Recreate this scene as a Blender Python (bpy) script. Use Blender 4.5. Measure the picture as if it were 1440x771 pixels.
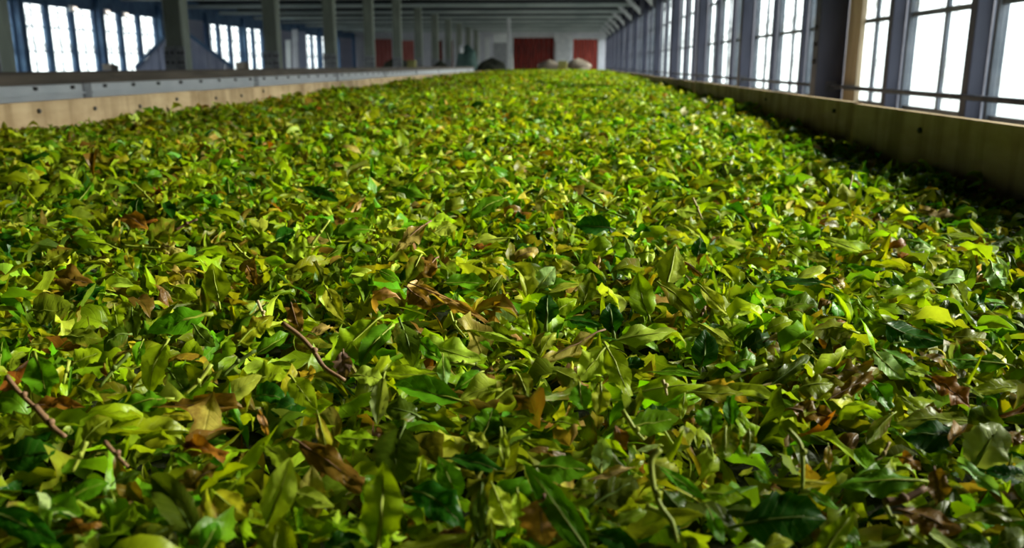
import bpy, math, random
import numpy as np
from mathutils import Matrix, Vector

random.seed(7)
rng = np.random.default_rng(11)
scene = bpy.context.scene
for o in list(bpy.data.objects):
    bpy.data.objects.remove(o)
COL = scene.collection

# ------------------------------------------------------------------ camera
ZC = 1.10                       # eye height above the floor of the loft
F, CX, CY = 1200.0, 720.0, 385.5   # focal length and centre for a 1440 x 771 frame
ROLL = 0.0
VPX, VPY = 800.0, 91.0          # where the long axis of the trough vanishes
ux, uy = VPX - CX, CY - VPY
vx = ux * math.cos(ROLL) - uy * math.sin(ROLL)
vy = ux * math.sin(ROLL) + uy * math.cos(ROLL)
PITCH = math.atan(vy / F)
YAW = math.atan(vx / F * math.cos(PITCH))
fw = np.array([-math.sin(YAW) * math.cos(PITCH), math.cos(YAW) * math.cos(PITCH), -math.sin(PITCH)])
r0 = np.array([math.cos(YAW), math.sin(YAW), 0.0])
u0 = np.cross(r0, fw)
RT = r0 * math.cos(ROLL) + u0 * math.sin(ROLL)
UP = np.cross(RT, fw)
CAM = np.array([0.0, 0.0, ZC])
cam = bpy.data.cameras.new('camera')
cam.sensor_width = 36.0
cam.lens = F / 1440.0 * 36.0
cam.clip_start, cam.clip_end = 0.02, 400.0
cam.dof.use_dof = True
cam.dof.focus_distance = 0.56
cam.dof.aperture_fstop = 12.0
co = bpy.data.objects.new('camera', cam)
COL.objects.link(co)
m = Matrix.Identity(4)
for i in range(3):
    m[i][0], m[i][1], m[i][2], m[i][3] = RT[i], UP[i], -fw[i], CAM[i]
co.matrix_world = m
scene.camera = co

# ------------------------------------------------------------------ daylight and exposure
EXPOSURE = 0.45
SKY = 3.0
scene.view_settings.view_transform = 'Standard'
scene.view_settings.look = 'None'
scene.view_settings.gamma = 1.0
scene.view_settings.exposure = EXPOSURE
scene.view_settings.use_curve_mapping = False
scene.cycles.use_denoising = True
w = bpy.data.worlds.new('overcast_sky')
scene.world = w
w.use_nodes = True
nt = w.node_tree
nt.nodes.clear()
tc = nt.nodes.new('ShaderNodeTexCoord')
sp = nt.nodes.new('ShaderNodeSeparateXYZ')
cr = nt.nodes.new('ShaderNodeValToRGB')
cr.color_ramp.elements[0].position = 0.44
cr.color_ramp.elements[0].color = (0.36, 0.39, 0.36, 1)
cr.color_ramp.elements[1].position = 0.53
cr.color_ramp.elements[1].color = (0.94, 0.98, 1.0, 1)
ma = nt.nodes.new('ShaderNodeMath'); ma.operation = 'MULTIPLY_ADD'
ma.inputs[1].default_value = 0.5; ma.inputs[2].default_value = 0.5
bg = nt.nodes.new('ShaderNodeBackground'); bg.inputs['Strength'].default_value = SKY
ow = nt.nodes.new('ShaderNodeOutputWorld')
nt.links.new(tc.outputs['Generated'], sp.inputs[0])
nt.links.new(sp.outputs['Z'], ma.inputs[0])
nt.links.new(ma.outputs[0], cr.inputs[0])
nt.links.new(cr.outputs[0], bg.inputs['Color'])
nt.links.new(bg.outputs[0], ow.inputs[0])

# a high soft sun behind thin cloud, on the window side of the building
SUN = 11.5
sl = bpy.data.lights.new('sun', 'SUN'); sl.energy = SUN; sl.angle = math.radians(16); sl.color = (1.0, 0.95, 0.82)
so = bpy.data.objects.new('sun', sl); COL.objects.link(so)
so.rotation_euler = (Vector((-0.83, -0.24, -0.40)).to_track_quat('-Z', 'Y')).to_euler()

# ------------------------------------------------------------------ helpers
def project(P):
    d = np.asarray(P, float) - CAM
    z = d @ fw
    return np.stack([CX + F * (d @ RT) / z, CY - F * (d @ UP) / z, z], -1)

def ray(px, py):
    d = fw + RT * (px - CX) / F + UP * (CY - py) / F
    return d / np.linalg.norm(d)

XL, XR = -1.18, 0.62            # inner faces of the trough's side boards
Y0, Y1 = -0.50, 14.40           # ends of the trough
BOARD_TOP = ZC - 0.08

def bed_depth(x, y):
    """how far the leaf bed lies below the eye"""
    x = np.asarray(x, float); y = np.asarray(y, float)
    k = np.clip((x - XL) / (XR - XL), 0, 1)
    left = np.interp(y, [0.2, 1.8, 4, 8, 14.4], [0.162, 0.150, 0.138, 0.118, 0.102])
    right = np.interp(y, [0.2, 1.2, 3, 8, 14.4], [0.185, 0.190, 0.150, 0.125, 0.104])
    mid = np.interp(y, [0.2, 1.2, 3, 8, 14.4], [0.162, 0.155, 0.134, 0.112, 0.098])
    base = np.where(k < 0.55, left + (mid - left) * np.sin(np.clip(k / 0.55, 0, 1) * math.pi / 2),
                    mid + (right - mid) * np.clip((k - 0.55) / 0.45, 0, 1) ** 1.6)
    wv = 0.009 * np.sin(x * 7.3 + y * 2.1 + 0.6) * np.sin(y * 5.2 - x * 2.0) + 0.006 * np.sin(x * 17 + 1.3) * np.sin(y * 13 + x * 4)
    return base + wv

def bed_z(x, y):
    return ZC - bed_depth(x, y)

def hit_bed(px, py, up=0.0):
    d = ray(px, py)
    t0, t1 = 0.05, 40.0
    f = lambda t: (CAM + d * t)[2] - float(bed_z((CAM + d * t)[0], (CAM + d * t)[1])) - up
    prev = t0
    for t in np.geomspace(t0, t1, 160):
        if f(t) <= 0:
            a, b = prev, t
            for _ in range(24):
                c = (a + b) / 2
                if f(c) > 0: a = c
                else: b = c
            return CAM + d * b
        prev = t
    return CAM + d * t1

def mat(name, build):
    m = bpy.data.materials.new(name)
    m.use_nodes = True
    build(m.node_tree, m.node_tree.nodes['Principled BSDF'])
    return m

def noisy(name, c1, c2, scale=8.0, rough=0.7, stretch=(1, 1, 1), bump=0.1, detail=6, metallic=0.0, spec=0.3, lo=0.35, hi=0.68):
    def b(nt, p):
        t = nt.nodes.new('ShaderNodeTexCoord')
        mp = nt.nodes.new('ShaderNodeMapping'); mp.inputs['Scale'].default_value = stretch
        n = nt.nodes.new('ShaderNodeTexNoise'); n.inputs['Scale'].default_value = scale; n.inputs['Detail'].default_value = detail
        r = nt.nodes.new('ShaderNodeValToRGB')
        r.color_ramp.elements[0].position = lo; r.color_ramp.elements[0].color = (*c1, 1)
        r.color_ramp.elements[1].position = hi; r.color_ramp.elements[1].color = (*c2, 1)
        bp = nt.nodes.new('ShaderNodeBump'); bp.inputs['Strength'].default_value = bump; bp.inputs['Distance'].default_value = 0.01
        L = nt.links
        L.new(t.outputs['Object'], mp.inputs[0]); L.new(mp.outputs[0], n.inputs['Vector'])
        L.new(n.outputs['Fac'], r.inputs[0]); L.new(r.outputs[0], p.inputs['Base Color'])
        L.new(n.outputs['Fac'], bp.inputs['Height']); L.new(bp.outputs[0], p.inputs['Normal'])
        p.inputs['Roughness'].default_value = rough
        p.inputs['Metallic'].default_value = metallic
        p.inputs['Specular IOR Level'].default_value = spec
    return mat(name, b)

def plywood():
    def b(nt, p):
        L = nt.links
        t = nt.nodes.new('ShaderNodeTexCoord')
        mp = nt.nodes.new('ShaderNodeMapping'); mp.inputs['Scale'].default_value = (1.0, 1.2, 4.0)
        n = nt.nodes.new('ShaderNodeTexNoise'); n.inputs['Scale'].default_value = 7.0; n.inputs['Detail'].default_value = 8
        r = nt.nodes.new('ShaderNodeValToRGB')
        r.color_ramp.elements[0].position = 0.30; r.color_ramp.elements[0].color = (0.38, 0.27, 0.15, 1)
        r.color_ramp.elements[1].position = 0.66; r.color_ramp.elements[1].color = (0.52, 0.39, 0.235, 1)
        mp2 = nt.nodes.new('ShaderNodeMapping'); mp2.inputs['Scale'].default_value = (1.0, 6.0, 1.2)
        n2 = nt.nodes.new('ShaderNodeTexNoise'); n2.inputs['Scale'].default_value = 3.0; n2.inputs['Detail'].default_value = 6
        r2 = nt.nodes.new('ShaderNodeValToRGB')
        r2.color_ramp.elements[0].position = 0.36; r2.color_ramp.elements[0].color = (0.52, 0.47, 0.40, 1)
        r2.color_ramp.elements[1].position = 0.56; r2.color_ramp.elements[1].color = (1, 1, 1, 1)
        mx = nt.nodes.new('ShaderNodeMix'); mx.data_type = 'RGBA'; mx.blend_type = 'MULTIPLY'; mx.inputs['Factor'].default_value = 0.75
        bp = nt.nodes.new('ShaderNodeBump'); bp.inputs['Strength'].default_value = 0.25; bp.inputs['Distance'].default_value = 0.004
        L.new(t.outputs['Object'], mp.inputs[0]); L.new(mp.outputs[0], n.inputs['Vector']); L.new(n.outputs['Fac'], r.inputs[0])
        L.new(t.outputs['Object'], mp2.inputs[0]); L.new(mp2.outputs[0], n2.inputs['Vector']); L.new(n2.outputs['Fac'], r2.inputs[0])
        L.new(r.outputs[0], mx.inputs[6]); L.new(r2.outputs[0], mx.inputs[7])
        L.new(mx.outputs[2], p.inputs['Base Color'])
        L.new(n.outputs['Fac'], bp.inputs['Height']); L.new(bp.outputs[0], p.inputs['Normal'])
        p.inputs['Roughness'].default_value = 0.72
        p.inputs['Specular IOR Level'].default_value = 0.25
    return mat('plywood', b)

def leaf_material():
    def b(nt, p):
        L = nt.links; N = nt.nodes.new
        at = N('ShaderNodeAttribute'); at.attribute_name = 'Col'
        uv = N('ShaderNodeUVMap'); uv.uv_map = 'UVMap'
        sx = N('ShaderNodeSeparateXYZ'); L.new(uv.outputs[0], sx.inputs[0])
        def mth(op, a, b=None, c=None):
            n = N('ShaderNodeMath'); n.operation = op
            for i, q in enumerate((a, b, c)):
                if q is None: continue
                if isinstance(q, (int, float)): n.inputs[i].default_value = q
                else: L.new(q, n.inputs[i])
            return n.outputs[0]
        av = mth('ABSOLUTE', mth('SUBTRACT', sx.outputs['Y'], 0.5))           # 0 midrib .. 0.5 edge
        rib = mth('SUBTRACT', 1.0, mth('SMOOTH_MIN', mth('MULTIPLY', av, 22.0), 1.0, 0.2))
        fr = mth('FRACT', mth('MULTIPLY_ADD', sx.outputs['X'], 8.0, mth('MULTIPLY', av, -3.2)))
        vein = mth('SUBTRACT', 1.0, mth('SMOOTH_MIN', mth('MULTIPLY', mth('ABSOLUTE', mth('SUBTRACT', fr, 0.5)), 9.0), 1.0, 0.2))
        veins = mth('MAXIMUM', rib, mth('MULTIPLY', vein, 0.45))
        tc = N('ShaderNodeTexCoord')
        n1 = N('ShaderNodeTexNoise'); n1.inputs['Scale'].default_value = 90.0; n1.inputs['Detail'].default_value = 5
        L.new(tc.outputs['Object'], n1.inputs['Vector'])
        mr = N('ShaderNodeMapRange'); mr.inputs[1].default_value = 0.3; mr.inputs[2].default_value = 0.7; mr.inputs[3].default_value = 0.72; mr.inputs[4].default_value = 1.22
        L.new(n1.outputs['Fac'], mr.inputs[0])
        vm = N('ShaderNodeVectorMath'); vm.operation = 'SCALE'
        L.new(at.outputs['Color'], vm.inputs[0]); L.new(mr.outputs[0], vm.inputs['Scale'])
        # veins a little paler and yellower than the blade
        mv = N('ShaderNodeMix'); mv.data_type = 'RGBA'; mv.inputs[7].default_value = (0.46, 0.54, 0.06, 1)
        L.new(mth('MULTIPLY', veins, 0.16), mv.inputs['Factor']); L.new(vm.outputs[0], mv.inputs[6])
        # brown bruises; the amount is the alpha of the leaf colour
        n2 = N('ShaderNodeTexNoise'); n2.inputs['Scale'].default_value = 46.0; n2.inputs['Detail'].default_value = 7; n2.inputs['Roughness'].default_value = 0.65
        L.new(tc.outputs['Object'], n2.inputs['Vector'])
        edge = mth('MULTIPLY', mth('POWER', mth('MULTIPLY', av, 2.0), 3.0), 0.10)
        br = mth('MULTIPLY', mth('SUBTRACT', mth('ADD', mth('ADD', n2.outputs['Fac'], mth('MULTIPLY', at.outputs['Alpha'], 0.40)), edge), 0.70), 7.0)
        cl = N('ShaderNodeClamp'); L.new(br, cl.inputs[0])
        mb = N('ShaderNodeMix'); mb.data_type = 'RGBA'; mb.inputs[7].default_value = (0.25, 0.125, 0.018, 1)
        L.new(mth('MULTIPLY', cl.outputs[0], 0.8), mb.inputs['Factor']); L.new(mv.outputs[2], mb.inputs[6])
        # the underside of the blade is paler and duller
        ge = N('ShaderNodeNewGeometry')
        mu = N('ShaderNodeMix'); mu.data_type = 'RGBA'; mu.blend_type = 'MIX'; mu.inputs[7].default_value = (0.38, 0.48, 0.06, 1)
        L.new(mth('MULTIPLY', ge.outputs['Backfacing'], 0.22), mu.inputs['Factor']); L.new(mb.outputs[2], mu.inputs[6])
        L.new(mu.outputs[2], p.inputs['Base Color'])
        p.inputs['Roughness'].default_value = 0.36
        p.inputs['Specular IOR Level'].default_value = 0.22
        bp = N('ShaderNodeBump'); bp.inputs['Strength'].default_value = 0.35; bp.inputs['Distance'].default_value = 0.0012
        n3 = N('ShaderNodeTexNoise'); n3.inputs['Scale'].default_value = 160.0; n3.inputs['Detail'].default_value = 3
        L.new(tc.outputs['Object'], n3.inputs['Vector'])
        L.new(mth('ADD', mth('MULTIPLY', veins, -0.5), n3.outputs['Fac']), bp.inputs['Height'])
        L.new(bp.outputs[0], p.inputs['Normal'])
        tr = N('ShaderNodeBsdfTranslucent')
        ts = N('ShaderNodeVectorMath'); ts.operation = 'MULTIPLY'; ts.inputs[1].default_value = (1.25, 1.2, 0.3)
        L.new(mu.outputs[2], ts.inputs[0]); L.new(ts.outputs[0], tr.inputs['Color'])
        ms = N('ShaderNodeMixShader'); ms.inputs[0].default_value = 0.38
        out = nt.nodes['Material Output']
        L.new(p.outputs[0], ms.inputs[1]); L.new(tr.outputs[0], ms.inputs[2]); L.new(ms.outputs[0], out.inputs[0])
    return mat('tea_leaf_blade', b)

def glass():
    def b(nt, p):
        L = nt.links; N = nt.nodes.new
        nt.nodes.remove(p)
        tc = N('ShaderNodeTexCoord')
        n = N('ShaderNodeTexNoise'); n.inputs['Scale'].default_value = 3.5; n.inputs['Detail'].default_value = 7; n.inputs['Roughness'].default_value = 0.7
        L.new(tc.outputs['Object'], n.inputs['Vector'])
        r = N('ShaderNodeValToRGB')
        r.color_ramp.elements[0].position = 0.50; r.color_ramp.elements[0].color = (0.0, 0.0, 0.0, 1)
        r.color_ramp.elements[1].position = 0.70; r.color_ramp.elements[1].color = (0.75, 0.75, 0.75, 1)
        L.new(n.outputs['Fac'], r.inputs[0])
        t = N('ShaderNodeBsdfTransparent'); t.inputs[0].default_value = (0.93, 0.96, 0.95, 1)
        g = N('ShaderNodeBsdfGlossy'); g.inputs['Roughness'].default_value = 0.03
        d = N('ShaderNodeBsdfDiffuse'); d.inputs[0].default_value = (0.35, 0.33, 0.28, 1)
        m1 = N('ShaderNodeMixShader'); m1.inputs[0].default_value = 0.05
        m2 = N('ShaderNodeMixShader')
        L.new(t.outputs[0], m1.inputs[1]); L.new(g.outputs[0], m1.inputs[2])
        L.new(m1.outputs[0], m2.inputs[1]); L.new(d.outputs[0], m2.inputs[2]); L.new(r.outputs[0], m2.inputs[0])
        L.new(m2.outputs[0], nt.nodes['Material Output'].inputs[0])
    return mat('dusty_glass', b)

M = {
    'ply': plywood(),
    'leaf': leaf_material(),
    'glass': glass(),
    'concrete': noisy('floor_concrete', (0.16, 0.155, 0.14), (0.28, 0.27, 0.25), 5, 0.8),
    'column': noisy('painted_column', (0.20, 0.225, 0.185), (0.36, 0.39, 0.32), 5, 0.65, (1, 1, 0.35)),
    'post': noisy('painted_post', (0.042, 0.046, 0.075), (0.085, 0.09, 0.135), 5, 0.55, (1, 1, 0.35)),
    'frame': noisy('window_paint', (0.10, 0.12, 0.15), (0.20, 0.22, 0.26), 7, 0.55),
    'bluepaint': noisy('blue_paint', (0.05, 0.10, 0.20), (0.10, 0.19, 0.32), 4, 0.6),
    'lilac': noisy('lilac_boards', (0.22, 0.24, 0.34), (0.36, 0.37, 0.48), 5, 0.7, (1, 1, 0.3)),
    'beam': noisy('beam_paint', (0.40, 0.46, 0.45), (0.60, 0.66, 0.64), 4, 0.6, (0.3, 1, 1)),
    'ceiling': noisy('ceiling_boards', (0.018, 0.022, 0.03), (0.04, 0.046, 0.058), 4, 0.7, (0.3, 2, 1)),
    'plaster': noisy('plaster', (0.66, 0.66, 0.72), (0.80, 0.80, 0.86), 3, 0.8),
    'white': noisy('white_paint', (0.62, 0.63, 0.66), (0.80, 0.80, 0.82), 5, 0.5),
    'sheet': noisy('white_sheet', (0.80, 0.82, 0.83), (0.90, 0.91, 0.91), 6, 0.45),
    'rim': noisy('brown_rim', (0.10, 0.075, 0.05), (0.21, 0.16, 0.11), 6, 0.6, (4, 0.4, 4)),
    'bolt': noisy('dark_iron', (0.05, 0.05, 0.055), (0.13, 0.12, 0.11), 30, 0.5, metallic=0.6),
    'iron': noisy('iron_pipe', (0.05, 0.055, 0.07), (0.12, 0.12, 0.14), 12, 0.45),
    'plate': noisy('clamp_plate', (0.26, 0.27, 0.29), (0.44, 0.45, 0.46), 14, 0.5),
    'red': noisy('red_boards', (0.26, 0.035, 0.025), (0.48, 0.085, 0.06), 3, 0.7, (5, 1, 0.6)),
    'salmon': noisy('salmon_boards', (0.50, 0.12, 0.10), (0.66, 0.22, 0.19), 3, 0.7, (5, 1, 0.6)),  # brighter, pinker red than the other boards
    'darkred': noisy('dark_red_boards', (0.10, 0.014, 0.010), (0.26, 0.03, 0.02), 2.2, 0.7, (3, 1, 0.8)),
    'canvas': noisy('canvas', (0.20, 0.165, 0.13), (0.32, 0.27, 0.22), 8, 0.9),
    'teal': noisy('teal_tarpaulin', (0.07, 0.14, 0.12), (0.14, 0.24, 0.21), 7, 0.6),
    'box': noisy('box_board', (0.33, 0.30, 0.10), (0.48, 0.44, 0.17), 7, 0.8),
    'dark': noisy('dark_jute', (0.035, 0.04, 0.03), (0.09, 0.09, 0.06), 9, 0.9),
    'under': noisy('gap_shade', (0.012, 0.018, 0.004), (0.05, 0.06, 0.012), 60, 0.9, bump=0.6),  # near-black colour standing in for the shade between leaves
    'tanboard': noisy('tan_board', (0.44, 0.34, 0.22), (0.60, 0.48, 0.33), 6, 0.7, (3, 3, 0.5)),
    'stem': noisy('leaf_stalk', (0.26, 0.33, 0.025), (0.42, 0.48, 0.06), 40, 0.5),
    'stemdark': noisy('green_stalk', (0.09, 0.15, 0.02), (0.18, 0.25, 0.04), 40, 0.5),
    'stembrown': noisy('brown_stalk', (0.16, 0.09, 0.045), (0.32, 0.18, 0.09), 40, 0.6),
    'stemtan': noisy('straw_stalk', (0.45, 0.34, 0.14), (0.62, 0.50, 0.24), 40, 0.6),
}

def make(name, verts, faces, material, parent=None, smooth=False, loc=None):
    me = bpy.data.meshes.new(name)
    me.from_pydata([tuple(v) for v in verts], [], faces)
    me.materials.append(material)
    if smooth:
        me.polygons.foreach_set('use_smooth', [True] * len(me.polygons))
    me.update()
    o = bpy.data.objects.new(name, me)
    COL.objects.link(o)
    if loc is not None: o.location = loc
    if parent is not None: o.parent = parent
    return o

class MB:
    """collects boxes, bars, prisms and tubes of ONE part"""
    def __init__(s): s.v, s.f = [], []
    def add(s, v, f):
        n = len(s.v); s.v += [tuple(q) for q in v]; s.f += [tuple(i + n for i in q) for q in f]; return s
    def box(s, x0, x1, y0, y1, z0, z1, c=0.0):
        if c <= 0:
            v = [(x, y, z) for z in (z0, z1) for y in (y0, y1) for x in (x0, x1)]
            f = [(0, 2, 3, 1), (4, 5, 7, 6), (0, 1, 5, 4), (2, 6, 7, 3), (0, 4, 6, 2), (1, 3, 7, 5)]
            return s.add(v, f)
        ring = [(x0 + c, y0), (x1 - c, y0), (x1, y0 + c), (x1, y1 - c), (x1 - c, y1), (x0 + c, y1), (x0, y1 - c), (x0, y0 + c)]
        v = [(x, y, z0) for x, y in ring] + [(x, y, z1) for x, y in ring]
        f = [tuple(range(7, -1, -1)), tuple(range(8, 16))] + [(i, (i + 1) % 8, 8 + (i + 1) % 8, 8 + i) for i in range(8)]
        return s.add(v, f)
    def tube(s, pts, r, n=8):
        pts = [np.array(p, float) for p in pts]; v = []; K = len(pts)
        rr = r if isinstance(r, (list, tuple, np.ndarray)) else [r] * K
        for i, p in enumerate(pts):
            t = pts[min(i + 1, K - 1)] - pts[max(i - 1, 0)]; t /= (np.linalg.norm(t) + 1e-9)
            a = np.cross(t, (0, 0, 1) if abs(t[2]) < 0.9 else (1, 0, 0)); a /= np.linalg.norm(a); b = np.cross(t, a)
            v += [p + rr[i] * (a * math.cos(2 * math.pi * k / n) + b * math.sin(2 * math.pi * k / n)) for k in range(n)]
        f = [(i * n + k, i * n + (k + 1) % n, (i + 1) * n + (k + 1) % n, (i + 1) * n + k) for i in range(K - 1) for k in range(n)]
        f += [tuple(range(n - 1, -1, -1)), tuple((K - 1) * n + k for k in range(n))]
        return s.add(v, f)
    def prism(s, poly, axis, a0, a1):
        """extrude a 2-D polygon along axis 'x' or 'y'"""
        n = len(poly)
        P = (lambda u, v, a: (a, u, v)) if axis == 'x' else (lambda u, v, a: (u, a, v))
        v = [P(u, q, a0) for u, q in poly] + [P(u, q, a1) for u, q in poly]
        f = [tuple(range(n)), tuple(range(2 * n - 1, n - 1, -1))] + [(i, n + i, n + (i + 1) % n, (i + 1) % n) for i in range(n)]
        return s.add(v, f)
    def build(s, name, material, parent=None, smooth=False, loc=None):
        return make(name, s.v, s.f, M[material], parent, smooth, loc)

def empty(name, loc=(0, 0, 0)):
    o = bpy.data.objects.new(name, None); COL.objects.link(o); o.location = loc; o.empty_display_size = 0.1
    return o

def tag(o, label, cat, group=None, kind=None):
    o['label'] = label; o['category'] = cat
    if group: o['group'] = group
    if kind: o['kind'] = kind
    return o

def struct(o):
    o['kind'] = 'structure'; return o

def part_copy(src, parent, loc=None):
    c = src.copy(); COL.objects.link(c); c.parent = parent
    if loc is not None: c.location = loc
    return c

def _glow(nt, p):
    p.inputs['Base Color'].default_value = (0.9, 0.85, 0.75, 1)
    p.inputs['Emission Color'].default_value = (1.0, 0.9, 0.78, 1)
    p.inputs['Emission Strength'].default_value = 1.6
M['lampglow'] = mat('lamp_cover_glow', _glow)
# ================================================================== the loft
WL, WR = -9.85, 1.67            # inner faces of the long walls
YB, YF = -3.0, 40.0             # wall behind the camera, end wall
HEAD, SILL = ZC + 1.14, ZC - 0.66
BEAM_Z, CEIL_Z = ZC + 1.37, ZC + 1.62
BAY = 2.72

struct(MB().box(WL - 0.3, WR + 0.3, YB - 0.2, YF + 0.3, -0.12, 0.0).build('floor', 'concrete'))
struct(MB().box(WL - 0.3, WR + 0.3, YB - 0.2, YF + 0.3, CEIL_Z, CEIL_Z + 0.1).build('ceiling', 'ceiling'))
ceil = bpy.data.objects['ceiling']
pl = MB().box(WL, WR, -0.10, 0.10, -0.018, 0.0)
pl0 = None
yy = 3.4
while yy < YF:                   # boards nailed under the joists, seen edge-on from the trough
    if pl0 is None:
        pl0 = pl.build('plank', 'ceiling', ceil, loc=(0, yy, CEIL_Z)); 
    else:
        part_copy(pl0, ceil, (0, yy, CEIL_Z))
    yy += 0.34
struct(MB().box(WL - 0.3, WR + 0.3, YB - 0.2, YB, 0, CEIL_Z).build('wall_front', 'plaster'))
wr = MB().box(WR, WR + 0.16, YB, YF, 0, SILL).box(WR, WR + 0.16, YB, YF, HEAD, CEIL_Z).box(WR, WR + 0.16, YB, 0.66, SILL, HEAD)  # last box: unseen stretch beside the camera, closed to shade the near leaves
struct(wr.build('wall_right', 'post'))

# ---- window builder: frame, glazing bars, one object per pane
TEMPL = {}
def window(num, x, ya, yb, sill, head, rows, cols, frame_mat, inward):
    """a window in a long wall, its inner face at x; inward = -1 when the room lies on the -x side"""
    root = struct(empty('window_%d' % num, (x, (ya + yb) / 2, sill)))
    key = (round(yb - ya, 3), sill, head, frame_mat, inward, cols)
    W, Hh = yb - ya, head - sill
    a, b = (0.004, 0.044) if inward < 0 else (-0.09, -0.02)
    if key not in TEMPL:
        fr = MB().box(a, b, -W / 2, -W / 2 + 0.03, 0, Hh).box(a, b, W / 2 - 0.03, W / 2, 0, Hh)
        fr.box(a, b, -W / 2 + 0.03, W / 2 - 0.03, 0, 0.05).box(a, b, -W / 2 + 0.03, W / 2 - 0.03, Hh - 0.05, Hh)
        T = {'parts': []}
        T['parts'].append(('window_frame', fr, frame_mat, None))
        c = (a + b) / 2
        ys = np.linspace(-W / 2 + 0.03, W / 2 - 0.03, cols + 1)
        zs = [0.05] + [r - sill for r in rows] + [Hh - 0.05]
        for q in ys[1:-1]:
            T['parts'].append(('glazing_bar', MB().box(c - 0.009, c + 0.009, q - 0.013, q + 0.013, 0.05, Hh - 0.05), frame_mat, None))
        for q in zs[1:-1]:
            T['parts'].append(('glazing_bar', MB().box(c - 0.0085, c + 0.0085, ys[0], ys[-1], q - 0.012, q + 0.012), frame_mat, None))
        for i in range(cols):
            for j in range(len(zs) - 1):
                T['parts'].append(('pane', MB().box(c - 0.002, c + 0.002, ys[i] + 0.004, ys[i + 1] - 0.004, zs[j] + 0.004, zs[j + 1] - 0.004), 'glass', None))
        T['objs'] = [mb.build(n, mm, root) for n, mb, mm, _ in T['parts']]
        TEMPL[key] = T
    else:
        for o in TEMPL[key]['objs']:
            part_copy(o, root)
    return root

wn = 0
post_n = 0
ROWS = [ZC - 0.21, ZC + 0.24, ZC + 0.69]
# right-hand wall: main posts every bay, two mullions between them, a sash in each third
posts0 = mull0 = None
NB = int((YF - 0.01) // BAY)
for k in range(-1, NB + 1):
    y = k * BAY if k != 1 else 2.83
    if k >= 1:
        p = empty('window_post', (WR, y, 0))
        tag(p, '', 'post', 'posts along the window wall', 'thing')
        p['n'] = k
        if posts0 is None:
            body = MB().box(-0.17, -0.0005, 0.0, 0.12, 0, CEIL_Z - 0.001, 0.006).build('post', 'post', p)
            brace = MB().prism([(-0.17, BEAM_Z - 0.34), (-0.17, BEAM_Z - 0.22), (-0.40, BEAM_Z - 0.001), (-0.52, BEAM_Z - 0.001)], 'y', 0.02, 0.10).build('knee_brace', 'white', p)
            bolts = []
            for zz in (ZC + 0.02, ZC + 0.12, ZC + 0.22):
                bolts.append(MB().tube([(-0.170, 0.05, zz), (-0.186, 0.05, zz)], 0.014, 8).build('bolt', 'bolt', p))
            posts0 = [body, brace] + bolts
        else:
            if k == 3: posts0[0] = MB().box(-0.11, -0.0005, 0.0, 0.10, 0, CEIL_Z - 0.001, 0.006).build('post', 'post', p)
            for o in posts0[(1 if k == 3 else 0):(5 if k < 3 else 2)]: part_copy(o, p)
    for q in (1, 2):
        if y + q * BAY / 3 > YF - 0.2 or k < 1: continue
        ym = k * BAY + q * BAY / 3
        mo = MB().box(-0.068, -0.0005, 0, 0.06, SILL, HEAD - 0.001, 0.004) if mull0 is None else None
        post_n += 1
        if mo is not None:
            mull0 = struct(mo.build('trim_%d' % post_n, 'post', loc=(WR, ym, 0)))
        else:
            if k == 2 and q == 1:
                mull0 = struct(MB().box(-0.036, -0.0005, 0, 0.05, SILL, HEAD - 0.001, 0.004).build('trim_%d' % post_n, 'post', loc=(WR, ym, 0)))
                continue
            c = mull0.copy(); c.name = 'trim_%d' % post_n; c.location = (WR, ym, 0); COL.objects.link(c)
    for q in range(3):
        ya = k * BAY + q * BAY / 3 + ((0.125 if k != 1 else 0.235) if q == 0 else 0.062)
        yb = k * BAY + (q + 1) * BAY / 3
        if yb > YF - 0.05 or k < 0: continue
        if k == 0 and q == 0: ya = 0.662  # unseen sash cut short by the stretch closed for shade
        wn += 1
        window(wn, WR, ya, yb, SILL, HEAD, ROWS, 2, 'frame', -1)
ORD = ['first', 'second', 'third', 'fourth', 'fifth', 'sixth', 'seventh', 'eighth', 'ninth', 'tenth', 'eleventh', 'twelfth', 'thirteenth', 'fourteenth', 'fifteenth', 'sixteenth']
for o in [o for o in COL.objects if o.name.startswith('window_post')]:
    k = o['n'] - 1; del o['n']
    o['label'] = 'grey main post of the window wall, %s from the near end of the row' % ORD[k]

# iron rail that runs in front of the sashes from post to post
for k in range(1, NB):
    r = empty('guard_rail', (WR - 0.075, k * BAY + (0.125 if k != 1 else 0.235), ZC - 0.128))
    bar = MB().tube([(0, 0.001, 0), (0, BAY - 0.127 if k != 1 else BAY - 0.237, 0)], 0.0125, 10).build('rail', 'iron', r, True)
    if k < 4:
        for e in (0.001, (BAY - 0.14 if k != 1 else BAY - 0.25)):
            MB().box(-0.03, 0.03, e, e + 0.012, -0.03, 0.03).build('bracket', 'iron', r)
    tag(r, 'dark iron rail in front of the sashes, running on from the %s main post' % ORD[k - 1], 'rail', 'guard rails of the window wall')

# tan board fixed beside the second main post and closing part of its sash
tb = empty('boarded_sash', (WR, BAY * 2, 0))
MB().box(-0.012, 0.015, -0.26, -0.03, SILL + 0.02, HEAD - 0.02).build('board', 'tanboard', tb)
MB().box(-0.03, -0.012, -0.25, -0.04, ZC + 0.40, ZC + 0.46).build('batten', 'tanboard', tb)
tag(tb, 'tall tan board closing part of the sash beside the second main post', 'board')

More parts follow.
